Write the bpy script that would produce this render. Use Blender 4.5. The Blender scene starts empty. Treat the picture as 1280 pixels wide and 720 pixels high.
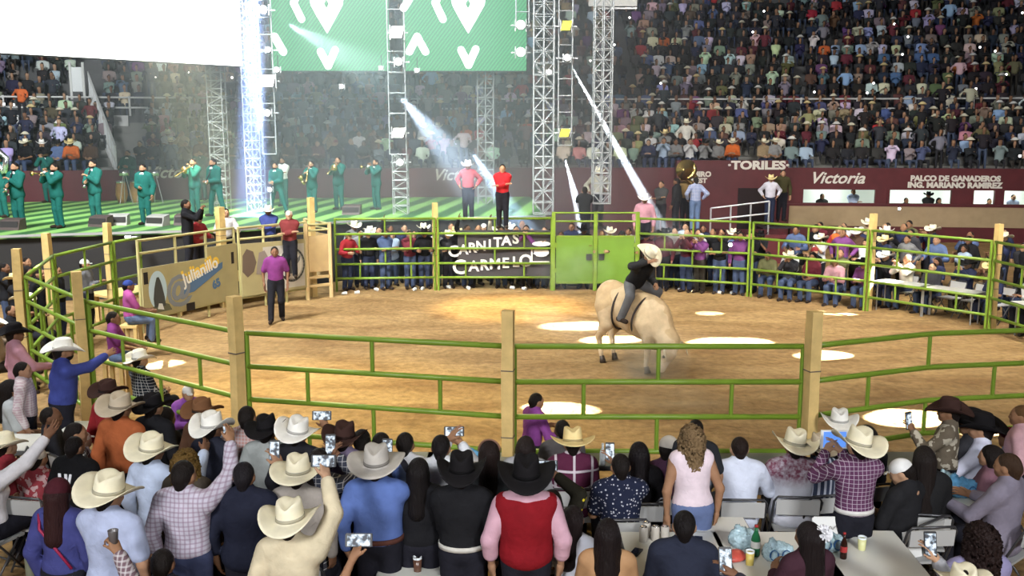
import bpy, math, random
import numpy as np
from mathutils import Vector, Matrix

random.seed(7)
rng = np.random.default_rng(7)
SC = bpy.context.scene
COL = SC.collection
R = math.radians
# ------------------------------------------------------------------ camera
CAM_H, FPX = 4.4, 1200.0
PITCH = math.atan(200.0 / 1200.0)
cam_data = bpy.data.cameras.new('camera')
cam_data.sensor_width = 36.0
cam_data.lens = 36.0 * FPX / 1280.0
cam_data.clip_end = 300
cam = bpy.data.objects.new('camera', cam_data)
cam.location = (0, 0, CAM_H)
cam.rotation_euler = (math.pi / 2 - PITCH, 0, 0)
COL.objects.link(cam)
SC.camera = cam
CP, SP = math.cos(PITCH), math.sin(PITCH)


def ray(px, py):
    a, b = (px - 640) / FPX, (360 - py) / FPX
    return Vector((a, CP + b * SP, -SP + b * CP))


def at(px, py, z):            # the point of a measured pixel at height z
    d = ray(px, py)
    t = (z - CAM_H) / d.z
    return Vector((d.x * t, d.y * t, z))


def aty(px, py, y):           # the point of a measured pixel at distance y
    d = ray(px, py)
    t = y / d.y
    return Vector((d.x * t, y, CAM_H + d.z * t))


def to_px(p):
    x, y, z = p[0], p[1], p[2] - CAM_H
    dep = y * CP - z * SP
    return 640 + FPX * x / dep, 360 - FPX * (y * SP + z * CP) / dep


# ------------------------------------------------------------------ world, exposure
world = bpy.data.worlds.new('night')
SC.world = world
world.use_nodes = True
world.node_tree.nodes['Background'].inputs[0].default_value = (0.05, 0.055, 0.07, 1)
world.node_tree.nodes['Background'].inputs[1].default_value = 0.6
SC.view_settings.view_transform = 'Standard'
SC.view_settings.look = 'None'
SC.view_settings.exposure = 0.0
SC.view_settings.gamma = 1.0
SC.view_settings.use_curve_mapping = False
SC.cycles.use_denoising = True
SC.cycles.max_bounces = 5
SC.cycles.diffuse_bounces = 2
SC.cycles.glossy_bounces = 2
SC.cycles.transmission_bounces = 4
SC.cycles.transparent_max_bounces = 12
SC.cycles.volume_bounces = 0
SC.cycles.sample_clamp_indirect = 4
SC.cycles.use_light_tree = True


# ------------------------------------------------------------------ the lamps of the arena
def aim(o, target):
    o.rotation_euler = (Vector(target) - o.location).to_track_quat('-Z', 'Y').to_euler()


def area_light(name, loc, target, size, watts, color=(1, 1, 1), size_y=None, spread=180):
    l = bpy.data.lights.new(name, 'AREA')
    l.energy = watts
    l.color = color
    l.size = size
    l.spread = R(spread)
    if size_y:
        l.shape = 'RECTANGLE'
        l.size_y = size_y
    o = bpy.data.objects.new(name, l)
    o.location = loc
    COL.objects.link(o)
    aim(o, target)
    return o


def spot_light(name, loc, target, cone, watts, color=(1, 1, 1), blend=0.15, radius=0.05):
    l = bpy.data.lights.new(name, 'SPOT')
    l.energy = watts
    l.color = color
    l.spot_size = R(cone)
    l.spot_blend = blend
    l.shadow_soft_size = radius
    o = bpy.data.objects.new(name, l)
    o.location = loc
    COL.objects.link(o)
    aim(o, target)
    return o


# floodlights of the stand roof above and behind the public tables
area_light('flood_lamp', (-6, -9, 10.5), (-2, 8.6, 0.9), 3, 450, (0.97, 0.98, 1.0), None, 70)
area_light('flood_lamp', (7, -9, 10.5), (3, 8.6, 0.9), 3, 450, (0.97, 0.98, 1.0), None, 70)
# floodlights over the ring
area_light('ring_flood', (-3, 15, 13), (-2, 16, 0), 3, 270, (1.0, 0.76, 0.34))
area_light('ring_flood', (6, 16, 13), (5, 18, 0), 3, 230, (1.0, 0.72, 0.34))
spot_light('ring_spot', (-9, 22, 10), at(420, 520, 0), 34, 12000, (1.0, 0.82, 0.30), 0.9, 0.3)
spot_light('ring_spot', (0, 24.5, 12), at(640, 385, 0), 22, 16000, (1.0, 0.72, 0.30), 0.8, 0.3)
# floodlights turned on the public of the far side and on the stands
area_light('stand_flood', (9, 11, 14), (9.5, 26, 1), 3, 1050, (1.0, 0.94, 0.86), None, 75)
area_light('stand_flood', (-6, 12, 14), (-2, 28, 1), 3, 600, (1.0, 0.94, 0.86), None, 75)
area_light('stand_flood', (10, 14, 16), (11, 46, 7), 4, 1050, (0.95, 0.97, 1.0))
area_light('stand_flood', (-12, 12, 15), (-16, 40, 5), 4, 9000, (0.94, 0.98, 1.0))
# narrow white beams that burn discs into the sand: (pixel of the disc, cone, lamp)
for (px, py, cone, lx, ly, lz, w) in (
        (886, 393, 2.2, 13, 20, 8, 90000), (724, 408, 4.0, 13, 22, 7, 190000), (766, 425, 3.4, 13, 21, 7.5, 190000),
        (915, 429, 5.0, 14, 19.5, 6, 160000), (1030, 445, 4.2, 14, 19, 7, 130000), (702, 513, 3.2, -10, 17, 8, 170000),
        (1140, 523, 4.6, 15, 15.5, 7.5, 150000), (1225, 541, 2.6, 15, 15.5, 7.5, 130000), (1052, 390, 5.6, 15, 24, 6, 110000),
        (203, 457, 3.0, -14, 14, 8, 110000)):
    spot_light('beam_lamp', (lx, ly, lz), at(px, py, 0), cone, w * 1.0, (1, 1, 1), 0.12, 0.03)


# ------------------------------------------------------------------ materials
MATS = {}


def nodes_of(name):
    m = bpy.data.materials.new(name)
    m.use_nodes = True
    nt = m.node_tree
    return m, nt, nt.nodes, nt.links, nt.nodes['Principled BSDF']


def mat(name, color, rough=0.7, metal=0.0, noise=0.0, nscale=8.0, emit=None, estr=0.0, bump=0.0, bscale=40.0, spec=0.4):
    if name in MATS:
        return MATS[name]
    m, nt, N, L, b = nodes_of(name)
    b.inputs['Base Color'].default_value = (*color, 1)
    b.inputs['Roughness'].default_value = rough
    b.inputs['Metallic'].default_value = metal
    b.inputs['Specular IOR Level'].default_value = spec
    if emit:
        b.inputs['Emission Color'].default_value = (*emit, 1)
        b.inputs['Emission Strength'].default_value = estr
    if noise or bump:
        tc = N.new('ShaderNodeTexCoord')
    if noise:
        n = N.new('ShaderNodeTexNoise')
        n.inputs['Scale'].default_value = nscale
        n.inputs['Detail'].default_value = 4
        L.new(tc.outputs['Object'], n.inputs['Vector'])
        mx = N.new('ShaderNodeMix')
        mx.data_type = 'RGBA'
        mx.inputs[6].default_value = (*[c * (1 - noise) for c in color], 1)
        mx.inputs[7].default_value = (*[min(1, c * (1 + noise)) for c in color], 1)
        L.new(n.outputs['Fac'], mx.inputs[0])
        L.new(mx.outputs[2], b.inputs['Base Color'])
    if bump:
        n2 = N.new('ShaderNodeTexNoise')
        n2.inputs['Scale'].default_value = bscale
        L.new(tc.outputs['Object'], n2.inputs['Vector'])
        bp = N.new('ShaderNodeBump')
        bp.inputs['Strength'].default_value = bump
        bp.inputs['Distance'].default_value = 0.02
        L.new(n2.outputs['Fac'], bp.inputs['Height'])
        L.new(bp.outputs['Normal'], b.inputs['Normal'])
    MATS[name] = m
    return m


def own_mat(name, kind='plain', c2=(1, 1, 1), rough=0.85, scale=1.0, bump=0.35, bscale=14.0):
    """cloth, skin, hair, felt: the colour is each object's own, with a woven or printed pattern"""
    if name in MATS:
        return MATS[name]
    m, nt, N, L, b = nodes_of(name)
    b.inputs['Roughness'].default_value = rough
    b.inputs['Specular IOR Level'].default_value = 0.12
    oi = N.new('ShaderNodeObjectInfo')
    tc = N.new('ShaderNodeTexCoord')
    src = oi.outputs['Color']

    def mixc(fac, a, bcol):
        mx = N.new('ShaderNodeMix')
        mx.data_type = 'RGBA'
        L.new(fac, mx.inputs[0])
        if isinstance(a, tuple):
            mx.inputs[6].default_value = (*a, 1)
        else:
            L.new(a, mx.inputs[6])
        if isinstance(bcol, tuple):
            mx.inputs[7].default_value = (*bcol, 1)
        else:
            L.new(bcol, mx.inputs[7])
        return mx.outputs[2]

    def wave(axis, sc, lo, hi, direction=None):
        sx = N.new('ShaderNodeSeparateXYZ')
        L.new(tc.outputs['Object'], sx.inputs[0])
        mu = N.new('ShaderNodeMath')
        mu.operation = 'MULTIPLY'
        mu.inputs[1].default_value = sc
        L.new(sx.outputs[axis], mu.inputs[0])
        fr = N.new('ShaderNodeMath')
        fr.operation = 'FRACT'
        L.new(mu.outputs[0], fr.inputs[0])
        cmp_ = N.new('ShaderNodeMath')
        cmp_.operation = 'LESS_THAN'
        cmp_.inputs[1].default_value = hi
        L.new(fr.outputs[0], cmp_.inputs[0])
        return cmp_.outputs[0]

    def scaled(f, k):
        mu = N.new('ShaderNodeMath')
        mu.operation = 'MULTIPLY'
        mu.inputs[1].default_value = k
        L.new(f, mu.inputs[0])
        return mu.outputs[0]
    if kind == 'plaid':
        src = mixc(scaled(wave(0, scale, 0, 0.35), 0.5), src, c2)
        src = mixc(scaled(wave(2, scale, 0, 0.35), 0.5), src, c2)
    elif kind == 'windowpane':
        src = mixc(scaled(wave(0, scale, 0, 0.13), 0.85), src, c2)
        src = mixc(scaled(wave(2, scale, 0, 0.13), 0.85), src, c2)
    elif kind == 'stripe':
        src = mixc(scaled(wave(0, scale, 0, 0.4), 0.8), src, c2)
    elif kind == 'band':
        sx = N.new('ShaderNodeSeparateXYZ')
        L.new(tc.outputs['Object'], sx.inputs[0])
        mr = N.new('ShaderNodeMapRange')
        mr.inputs['From Min'].default_value = scale
        mr.inputs['From Max'].default_value = scale + 0.12
        L.new(sx.outputs[2], mr.inputs['Value'])
        n = N.new('ShaderNodeTexNoise')
        n.inputs['Scale'].default_value = 30
        L.new(tc.outputs['Object'], n.inputs['Vector'])
        mm = N.new('ShaderNodeMath')
        mm.operation = 'MULTIPLY'
        L.new(mr.outputs[0], mm.inputs[0])
        L.new(n.outputs['Fac'], mm.inputs[1])
        m2 = N.new('ShaderNodeMath')
        m2.operation = 'MULTIPLY'
        m2.inputs[1].default_value = 1.6
        m2.use_clamp = True
        L.new(mm.outputs[0], m2.inputs[0])
        src = mixc(m2.outputs[0], src, c2)
    elif kind in ('floral', 'camo', 'print'):
        v = N.new('ShaderNodeTexVoronoi' if kind == 'floral' else 'ShaderNodeTexNoise')
        v.inputs['Scale'].default_value = scale
        L.new(tc.outputs['Object'], v.inputs['Vector'])
        cmp_ = N.new('ShaderNodeMath')
        cmp_.operation = 'LESS_THAN' if kind == 'floral' else 'GREATER_THAN'
        cmp_.inputs[1].default_value = 0.28 if kind == 'floral' else 0.52
        L.new(v.outputs['Distance' if kind == 'floral' else 'Fac'], cmp_.inputs[0])
        src = mixc(cmp_.outputs[0], src, c2)
    # slight unevenness of the dye
    n = N.new('ShaderNodeTexNoise')
    n.inputs['Scale'].default_value = 9
    n.inputs['Detail'].default_value = 5
    L.new(tc.outputs['Object'], n.inputs['Vector'])
    hsv = N.new('ShaderNodeHueSaturation')
    mr = N.new('ShaderNodeMapRange')
    mr.inputs['From Min'].default_value = 0.3
    mr.inputs['From Max'].default_value = 0.7
    mr.inputs['To Min'].default_value = 0.88
    mr.inputs['To Max'].default_value = 1.1
    L.new(n.outputs['Fac'], mr.inputs['Value'])
    L.new(mr.outputs[0], hsv.inputs['Value'])
    L.new(src, hsv.inputs['Color'])
    L.new(hsv.outputs[0], b.inputs['Base Color'])
    if bump:
        n2 = N.new('ShaderNodeTexNoise')
        n2.inputs['Scale'].default_value = bscale
        n2.inputs['Detail'].default_value = 3
        n2.inputs['Distortion'].default_value = 0.8
        if name == 'hair':
            mp = N.new('ShaderNodeMapping')
            mp.inputs['Scale'].default_value = (1.6, 1.6, .12)
            L.new(tc.outputs['Object'], mp.inputs['Vector'])
            L.new(mp.outputs[0], n2.inputs['Vector'])
        else:
            L.new(tc.outputs['Object'], n2.inputs['Vector'])
        bp = N.new('ShaderNodeBump')
        bp.inputs['Strength'].default_value = bump
        bp.inputs['Distance'].default_value = 0.03
        L.new(n2.outputs['Fac'], bp.inputs['Height'])
        L.new(bp.outputs['Normal'], b.inputs['Normal'])
    MATS[name] = m
    return m


CLOTH = own_mat('cloth')
SKIN = own_mat('skin', rough=0.6, bump=0)
HAIR = own_mat('hair', rough=0.5, bump=0.6, bscale=60)
FELT = own_mat('felt', rough=0.9, bump=0.1, bscale=80)
WHITE_PLASTIC = mat('white_plastic', (0.72, 0.72, 0.70), 0.35)
BLACK = mat('black_plastic', (0.02, 0.02, 0.022), 0.4)
STEEL = mat('bright_steel', (0.55, 0.56, 0.57), 0.38, 0.7)
TRUSS = mat('truss_aluminium', (0.38, 0.40, 0.41), 0.45, 0.5)
GREEN = mat('green_paint', (0.155, 0.245, 0.024), 0.38, 0.0, 0.25, 5, bump=0.1)
GREEN_SHEET = mat('green_sheet', (0.125, 0.235, 0.025), 0.42, 0.0, 0.2, 2.5)
WOOD = mat('post_wood', (0.60, 0.42, 0.16), 0.75, 0, 0.28, 7, bump=0.3, bscale=20)
PLY = mat('plywood', (0.50, 0.36, 0.17), 0.75, 0, 0.2, 4)
OLIVE_BOARD = mat('olive_board', (0.36, 0.31, 0.15), 0.6, 0, 0.15, 3)
MAROON = mat('maroon_paint', (0.085, 0.012, 0.016), 0.55, 0, 0.3, 2.5)
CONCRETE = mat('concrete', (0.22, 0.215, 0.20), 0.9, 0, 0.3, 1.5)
WHITEWASH = mat('whitewash', (0.62, 0.62, 0.60), 0.8, 0, 0.12, 2)
BRASS = mat('brass', (0.75, 0.52, 0.18), 0.25, 0.9)
SILVER = mat('silver', (0.8, 0.8, 0.8), 0.2, 0.95)


# ------------------------------------------------------------------ mesh building
class MB:
    def __init__(self):
        self.v, self.f = [], []

    def add(self, vs, fs):
        o = len(self.v)
        self.v.extend([tuple(p) for p in vs])
        self.f.extend([tuple(i + o for i in q) for q in fs])
        return self

    def box(self, c, s, M=None):
        x, y, z = [k / 2 for k in s]
        vs = [Vector((sx * x, sy * y, sz * z)) for sx in (-1, 1) for sy in (-1, 1) for sz in (-1, 1)]
        if M is not None:
            vs = [M @ p for p in vs]
        vs = [p + Vector(c) for p in vs]
        return self.add(vs, [(0, 1, 3, 2), (4, 6, 7, 5), (0, 4, 5, 1), (2, 3, 7, 6), (0, 2, 6, 4), (1, 5, 7, 3)])

    def bar(self, a, b, w, t=None, up=(0, 0, 1)):
        """square bar from a to b"""
        t = t or w
        a, b = Vector(a), Vector(b)
        z = (b - a).normalized()
        u = Vector(up)
        if abs(z.dot(u)) > 0.95:
            u = Vector((0, 1, 0))
        x = z.cross(u).normalized()
        y = x.cross(z)
        vs = [p + x * (sx * w / 2) + y * (sy * t / 2) for p in (a, b) for sx, sy in ((-1, -1), (1, -1), (1, 1), (-1, 1))]
        return self.add(vs, [(0, 3, 2, 1), (4, 5, 6, 7)] + [(i, (i + 1) % 4, 4 + (i + 1) % 4, 4 + i) for i in range(4)])

    def tube(self, pts, r, n=8, cap=True):
        pts = [Vector(p) for p in pts]
        rr = r if isinstance(r, (list, tuple)) else [r] * len(pts)
        vs, fs = [], []
        ref = None
        for i, p in enumerate(pts):
            d = (pts[min(i + 1, len(pts) - 1)] - pts[max(i - 1, 0)]).normalized()
            if ref is None:
                ref = d.orthogonal().normalized()
            x = (ref - d * ref.dot(d)).normalized()
            ref = x
            y = d.cross(x)
            for k in range(n):
                a = 2 * math.pi * k / n
                vs.append(p + (x * math.cos(a) + y * math.sin(a)) * rr[i])
        for i in range(len(pts) - 1):
            for k in range(n):
                fs.append((i * n + k, i * n + (k + 1) % n, (i + 1) * n + (k + 1) % n, (i + 1) * n + k))
        if cap:
            fs.append(tuple(range(n - 1, -1, -1)))
            fs.append(tuple((len(pts) - 1) * n + k for k in range(n)))
        return self.add(vs, fs)

    def lathe(self, prof, n=20, M=None, cap=True):
        vs, fs = [], []
        for (r, z) in prof:
            for k in range(n):
                a = 2 * math.pi * k / n
                p = Vector((r * math.cos(a), r * math.sin(a), z))
                vs.append(M @ p if M is not None else p)
        for i in range(len(prof) - 1):
            for k in range(n):
                fs.append((i * n + k, i * n + (k + 1) % n, (i + 1) * n + (k + 1) % n, (i + 1) * n + k))
        if cap:
            fs.append(tuple(range(n - 1, -1, -1)))
            fs.append(tuple((len(prof) - 1) * n + k for k in range(n)))
        return self.add(vs, fs)

    def prism(self, poly, z0, z1, M=None):
        n = len(poly)
        vs = [Vector((x, y, z)) for z in (z0, z1) for x, y in poly]
        if M is not None:
            vs = [M @ p for p in vs]
        return self.add(vs, [tuple(range(n - 1, -1, -1)), tuple(range(n, 2 * n))] +
                        [(i, (i + 1) % n, n + (i + 1) % n, n + i) for i in range(n)])

    def mesh(self, name, smooth=False):
        me = bpy.data.meshes.new(name)
        me.from_pydata(self.v, [], self.f)
        if smooth:
            me.polygons.foreach_set('use_smooth', [True] * len(me.polygons))
        me.update()
        return me


def quad_mesh(name, V, Q, smooth=True):
    me = bpy.data.meshes.new(name)
    V = np.asarray(V, np.float32)
    Q = np.asarray(Q, np.int32)
    me.vertices.add(len(V))
    me.vertices.foreach_set('co', V.ravel())
    me.loops.add(Q.size)
    me.loops.foreach_set('vertex_index', Q.ravel())
    me.polygons.add(len(Q))
    me.polygons.foreach_set('loop_start', np.arange(0, Q.size, 4, dtype=np.int32))
    me.polygons.foreach_set('loop_total', np.full(len(Q), 4, np.int32))
    me.polygons.foreach_set('use_smooth', np.full(len(Q), smooth, bool))
    me.update(calc_edges=True)
    return me


def put(name, me, material=None, parent=None, label=None, cat=None, group=None, kind=None, color=None, M=None):
    o = bpy.data.objects.new(name, me)
    COL.objects.link(o)
    if material is not None and me is not None and not me.materials:
        me.materials.append(material)
    elif material is not None and me is not None and me.materials[0] != material:
        o.material_slots[0].link = 'OBJECT'
        o.material_slots[0].material = material
    if parent is not None:
        o.parent = parent
    if label:
        o['label'] = label
    if cat:
        o['category'] = cat
    if group:
        o['group'] = group
    if kind:
        o['kind'] = kind
    if color is not None:
        o.color = (*color, 1)
    if M is not None:
        o.matrix_basis = M
    return o


def obj(name, mb, material, parent=None, smooth=False, **kw):
    return put(name, mb.mesh(name, smooth), material, parent, **kw)


def thing(name, loc, label, cat, group=None, rz=0):
    o = put(name, None, label=label, cat=cat, group=group)
    o.location = loc
    o.rotation_euler = (0, 0, rz)
    return o


def text(body, size, M, material, parent=None, shear=0.0, ext=0.01, name='lettering', bold=0.0, xs=1.0):
    cu = bpy.data.curves.new(name, 'FONT')
    cu.body = body
    cu.size = size
    cu.shear = shear
    cu.extrude = ext
    cu.offset = bold
    cu.align_x = 'CENTER'
    cu.align_y = 'CENTER'
    cu.resolution_u = 3
    cu.materials.append(material)
    tmp = bpy.data.objects.new(name, cu)
    me = bpy.data.meshes.new_from_object(tmp)
    bpy.data.objects.remove(tmp)
    bpy.data.curves.remove(cu)
    me.name = name
    o = bpy.data.objects.new(name, me)
    COL.objects.link(o)
    if not me.materials:
        me.materials.append(material)
    if parent is not None:
        o.parent = parent
    o.matrix_basis = M @ Matrix.Diagonal((xs, 1, 1, 1))
    return o


def frame_m(origin, xdir, zdir=(0, 0, 1)):
    """frame whose x runs along xdir, y is up and z looks out of the face"""
    x = Vector(xdir).normalized()
    up = Vector(zdir)
    z = x.cross(up).normalized()
    y = z.cross(x)
    return Matrix(((x.x, y.x, z.x, origin[0]), (x.y, y.y, z.y, origin[1]), (x.z, y.z, z.z, origin[2]), (0, 0, 0, 1)))


# ------------------------------------------------------------------ bodies: smooth blended fields turned into one skin
def rc(a, b, r1, r2, k=0.025):
    return ('c', tuple(a), tuple(b), r1, r2, k)


def el(c, r, M=None, k=0.05):
    return ('e', tuple(c), tuple(r), M, k)


def sub(p):
    return ('s', p)


def p_bounds(p):
    if p[0] == 's':
        return p_bounds(p[1])
    if p[0] == 'c':
        a, b = np.array(p[1]), np.array(p[2])
        m = max(p[3], p[4])
        return np.minimum(a, b) - m, np.maximum(a, b) + m
    c, r = np.array(p[1]), np.array(p[2])
    if p[3] is not None:
        r = np.full(3, r.max())
    return c - r, c + r


def p_eval(p, X, Y, Z):
    if p[0] == 'c':
        a, b = np.array(p[1]), np.array(p[2])
        d = b - a
        L2 = max(float(d @ d), 1e-9)
        px, py, pz = X - a[0], Y - a[1], Z - a[2]
        t = np.clip((px * d[0] + py * d[1] + pz * d[2]) / L2, 0, 1)
        return np.sqrt((px - t * d[0]) ** 2 + (py - t * d[1]) ** 2 + (pz - t * d[2]) ** 2) - (p[3] + t * (p[4] - p[3]))
    c, r, M = p[1], p[2], p[3]
    px, py, pz = X - c[0], Y - c[1], Z - c[2]
    if M is not None:
        m = np.array(M.to_3x3().inverted())
        px, py, pz = (m[i, 0] * px + m[i, 1] * py + m[i, 2] * pz for i in range(3))
    k0 = np.sqrt((px / r[0]) ** 2 + (py / r[1]) ** 2 + (pz / r[2]) ** 2)
    k1 = np.sqrt((px / r[0] ** 2) ** 2 + (py / r[1] ** 2) ** 2 + (pz / r[2] ** 2) ** 2) + 1e-6
    return k0 * (k0 - 1) / k1


def skin_of(prims, h, grow=0.0):
    lo = np.min([p_bounds(p)[0] for p in prims if p[0] != 's'], axis=0) - 3 * h - grow - 0.01
    hi = np.max([p_bounds(p)[1] for p in prims if p[0] != 's'], axis=0) + 3 * h + grow + 0.01
    n = np.ceil((hi - lo) / h).astype(int) + 1
    V = np.full(n, 0.5, np.float32)
    ax = [lo[i] + h * np.arange(n[i]) for i in range(3)]
    for p in prims:
        q = p[1] if p[0] == 's' else p
        k = 0.012 if p[0] == 's' else q[-1]
        b0, b1 = p_bounds(q)
        i0 = np.maximum(np.floor((b0 - lo - k - 3 * h - grow) / h).astype(int), 0)
        i1 = np.minimum(np.ceil((b1 - lo + k + 3 * h + grow) / h).astype(int) + 1, n)
        if (i1 <= i0).any():
            continue
        sl = tuple(slice(i0[i], i1[i]) for i in range(3))
        X = ax[0][sl[0]][:, None, None]
        Y = ax[1][sl[1]][None, :, None]
        Z = ax[2][sl[2]][None, None, :]
        d = p_eval(q, X, Y, Z)
        A = V[sl]
        if p[0] == 's':
            V[sl] = np.maximum(A, -d)
        else:
            d = d - grow
            hh = np.clip(0.5 + 0.5 * (A - d) / k, 0, 1)
            V[sl] = A + (d - A) * hh - k * hh * (1 - hh)
    return nets(V, lo, h)


def nets(V, o, h):
    S = V < 0
    nx, ny, nz = V.shape
    acc = np.zeros((3, nx - 1, ny - 1, nz - 1), np.float32)
    cnt = np.zeros((nx - 1, ny - 1, nz - 1), np.float32)
    dims = (nx, ny, nz)
    for a in range(3):
        s0 = [slice(None)] * 3
        s1 = [slice(None)] * 3
        s0[a] = slice(0, dims[a] - 1)
        s1[a] = slice(1, dims[a])
        A, B = V[tuple(s0)], V[tuple(s1)]
        cr = S[tuple(s0)] != S[tuple(s1)]
        t = np.where(cr, A / np.where(cr, A - B, 1), 0)
        b_, c_ = [i for i in range(3) if i != a]
        for bo in (0, 1):
            for co in (0, 1):
                sl = [slice(None)] * 3
                sl[b_] = slice(bo, dims[b_] - 1 + bo)
                sl[c_] = slice(co, dims[c_] - 1 + co)
                sl = tuple(sl)
                m = cr[sl]
                cnt += m
                acc[a] += t[sl]
                if bo:
                    acc[b_] += m
                if co:
                    acc[c_] += m
    act = cnt > 0
    idx = np.full(act.shape, -1, np.int32)
    ijk = np.argwhere(act)
    idx[act] = np.arange(len(ijk))
    verts = (ijk + (acc[:, act] / cnt[act]).T) * h + o
    quads = []
    for a in range(3):
        b_, c_ = (a + 1) % 3, (a + 2) % 3
        s0 = [slice(None)] * 3
        s1 = [slice(None)] * 3
        s0[a] = slice(0, dims[a] - 1)
        s1[a] = slice(1, dims[a])
        ins = S[tuple(s0)]
        cr = ins != S[tuple(s1)]
        e = np.argwhere(cr)
        e = e[(e[:, b_] > 0) & (e[:, c_] > 0) & (e[:, b_] < dims[b_] - 1) & (e[:, c_] < dims[c_] - 1)]
        db = np.zeros(3, int)
        db[b_] = 1
        dc = np.zeros(3, int)
        dc[c_] = 1
        q = np.stack([idx[tuple((e - db - dc).T)], idx[tuple((e - dc).T)], idx[tuple(e.T)], idx[tuple((e - db).T)]], 1)
        flip = ~ins[tuple(e.T)]
        q[flip] = q[flip][:, ::-1]
        quads.append(q)
    return verts, np.concatenate(quads)


def join_geo(parts):
    vs, fs, o = [], [], 0
    for v, f in parts:
        vs.append(v)
        fs.append(f + o)
        o += len(v)
    return np.concatenate(vs), np.concatenate(fs)


def xf(geo, M):
    v, f = geo
    m = np.array(M)
    v2 = v @ m[:3, :3].T + m[:3, 3]
    if np.linalg.det(m[:3, :3]) < 0:
        f = f[:, ::-1]
    return v2, f


# head, in its own frame: origin at the top of the neck, y is where it looks
def head_prims():
    P = [el((0, .005, .12), (.076, .096, .098)), el((0, .035, .07), (.060, .072, .078)),
         rc((0, -.02, -.09), (0, -.008, .06), .056, .052, .03), el((0, .078, .022), (.026, .022, .02), k=.03)]
    for s in (-1, 1):
        P += [el((s * .079, -.002, .095), (.012, .026, .034), k=.012), el((s * .045, .07, .075), (.022, .022, .02), k=.02)]
        P += [sub(el((s * .032, .106, .11), (.019, .016, .013)))]
    P += [rc((0, .092, .115), (0, .112, .078), .010, .015, .012), sub(rc((-.022, .108, .044), (.022, .108, .044), .005, .005)),
          rc((-.018, .098, .051), (.018, .098, .051), .008, .008, .01), rc((-.015, .096, .036), (.015, .096, .036), .009, .009, .01),
          rc((-.045, .088, .128), (.045, .088, .128), .010, .010, .015)]
    return P


def finger_chain(base, d0, lens, curl, r):
    """a finger as three bending phalanges in the hand frame (curl bends towards +y)"""
    out, p, a = [], Vector(base), 0.0
    for i, L in enumerate(lens):
        a += R(curl[i])
        d = Vector((d0[0], math.sin(a), math.cos(a))).normalized()
        q = p + d * L
        out.append(rc(p, q, r * (1 - .08 * i), r * (1 - .08 * (i + 1)), .004))
        p = q
    return out


def hand_prims(curl, spread=0.06, thumb=40):
    P = []
    xs = (-.030, -.010, .010, .028)
    L = (.045, .050, .047, .036)
    for i, x in enumerate(xs):
        P.append(rc((x * .55, 0, .0), (x, 0, .088 - .004 * abs(i - 1)), .016, .0125, .018))
        P += finger_chain((x, .0, .088 - .004 * abs(i - 1)), ((i - 1.5) * spread, 0), (L[i], L[i] * .62, L[i] * .5),
                          (curl * .35, curl * .8, curl * .6), .0092)
    a = R(thumb)
    t0 = Vector((-.022, .004, .025))
    t1 = t0 + Vector((-math.sin(a) * .045, .016, math.cos(a) * .040))
    t2 = t1 + Vector((-.012, .022 * curl / 60, .034))
    P += [rc(t0, t1, .015, .012, .012), rc(t1, t2, .0115, .009, .004)]
    P.append(rc((0, 0, -.03), (0, 0, .02), .025, .026, .02))
    return P


def hat_mesh(kind='cowboy'):
    mb = MB()
    n = 36
    rings = []
    bw, side, dip, ch = {'cowboy': (.118, .075, .03, .125), 'wide': (.13, .052, .014, .128), 'curl': (.105, .095, .045, .13)}[kind]

    def ring(fn):
        rings.append([fn(2 * math.pi * i / n) for i in range(n)])

    def brim(t, dz):
        def f(a):
            c, s = math.cos(a), math.sin(a)
            z = t ** 1.6 * (side * abs(c) ** 2.2 - dip * s * s) + dz
            k = 1 - .10 * t * abs(c) ** 3
            return ((.086 + t * bw) * c * k, (.104 + t * bw * 1.02) * s, z)
        return f

    def crown(t, z, sc):
        def f(a):
            c, s = math.cos(a), math.sin(a)
            pinch = 1 - .22 * t * max(0, s) ** 2
            x, y = .086 * sc * c * pinch, .104 * sc * s
            zz = z - (.036 * math.exp(-(x / .030) ** 2) * (t ** 3) if t > .5 else 0) + .008 * t * s
            return (x, y, zz)
        return f
    ring(lambda a: (.078 * math.cos(a), .096 * math.sin(a), -.004))
    for t in (.25, .5, .75, 1.0):
        ring(brim(t, -.006))
    for t in (1.0, .8, .6, .4, .2, 0.02):
        ring(brim(t, 0))
    for t, z, sc in ((.1, .02, .99), (.35, .06, .96), (.7, .1, .92), (.92, ch - .004, .86), (1, ch, .74), (1, ch, .5), (1, ch, .25)):
        ring(crown(t, z, sc))
    vs = [p for r_ in rings for p in r_]
    fs = [(i * n + k, i * n + (k + 1) % n, (i + 1) * n + (k + 1) % n, (i + 1) * n + k) for i in range(len(rings) - 1) for k in range(n)]
    fs.append(tuple(range(n - 1, -1, -1)))
    fs.append(tuple((len(rings) - 1) * n + k for k in range(n)))
    mb.add(vs, fs)
    return mb.mesh('cowboy_hat', True)


def band_mesh():
    mb = MB()
    n = 28
    vs = []
    for z, k in ((.004, 1.03), (.026, 1.015), (.026, .97), (.004, .98)):
        vs += [(.086 * k * math.cos(2 * math.pi * i / n), .104 * k * math.sin(2 * math.pi * i / n), z) for i in range(n)]
    fs = [(r_ * n + k, r_ * n + (k + 1) % n, ((r_ + 1) % 4) * n + (k + 1) % n, ((r_ + 1) % 4) * n + k) for r_ in range(4) for k in range(n)]
    mb.add(vs, fs)
    return mb.mesh('hat_band', True)


def geo_mesh(name, geo):
    return quad_mesh(name, geo[0], geo[1])


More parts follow.
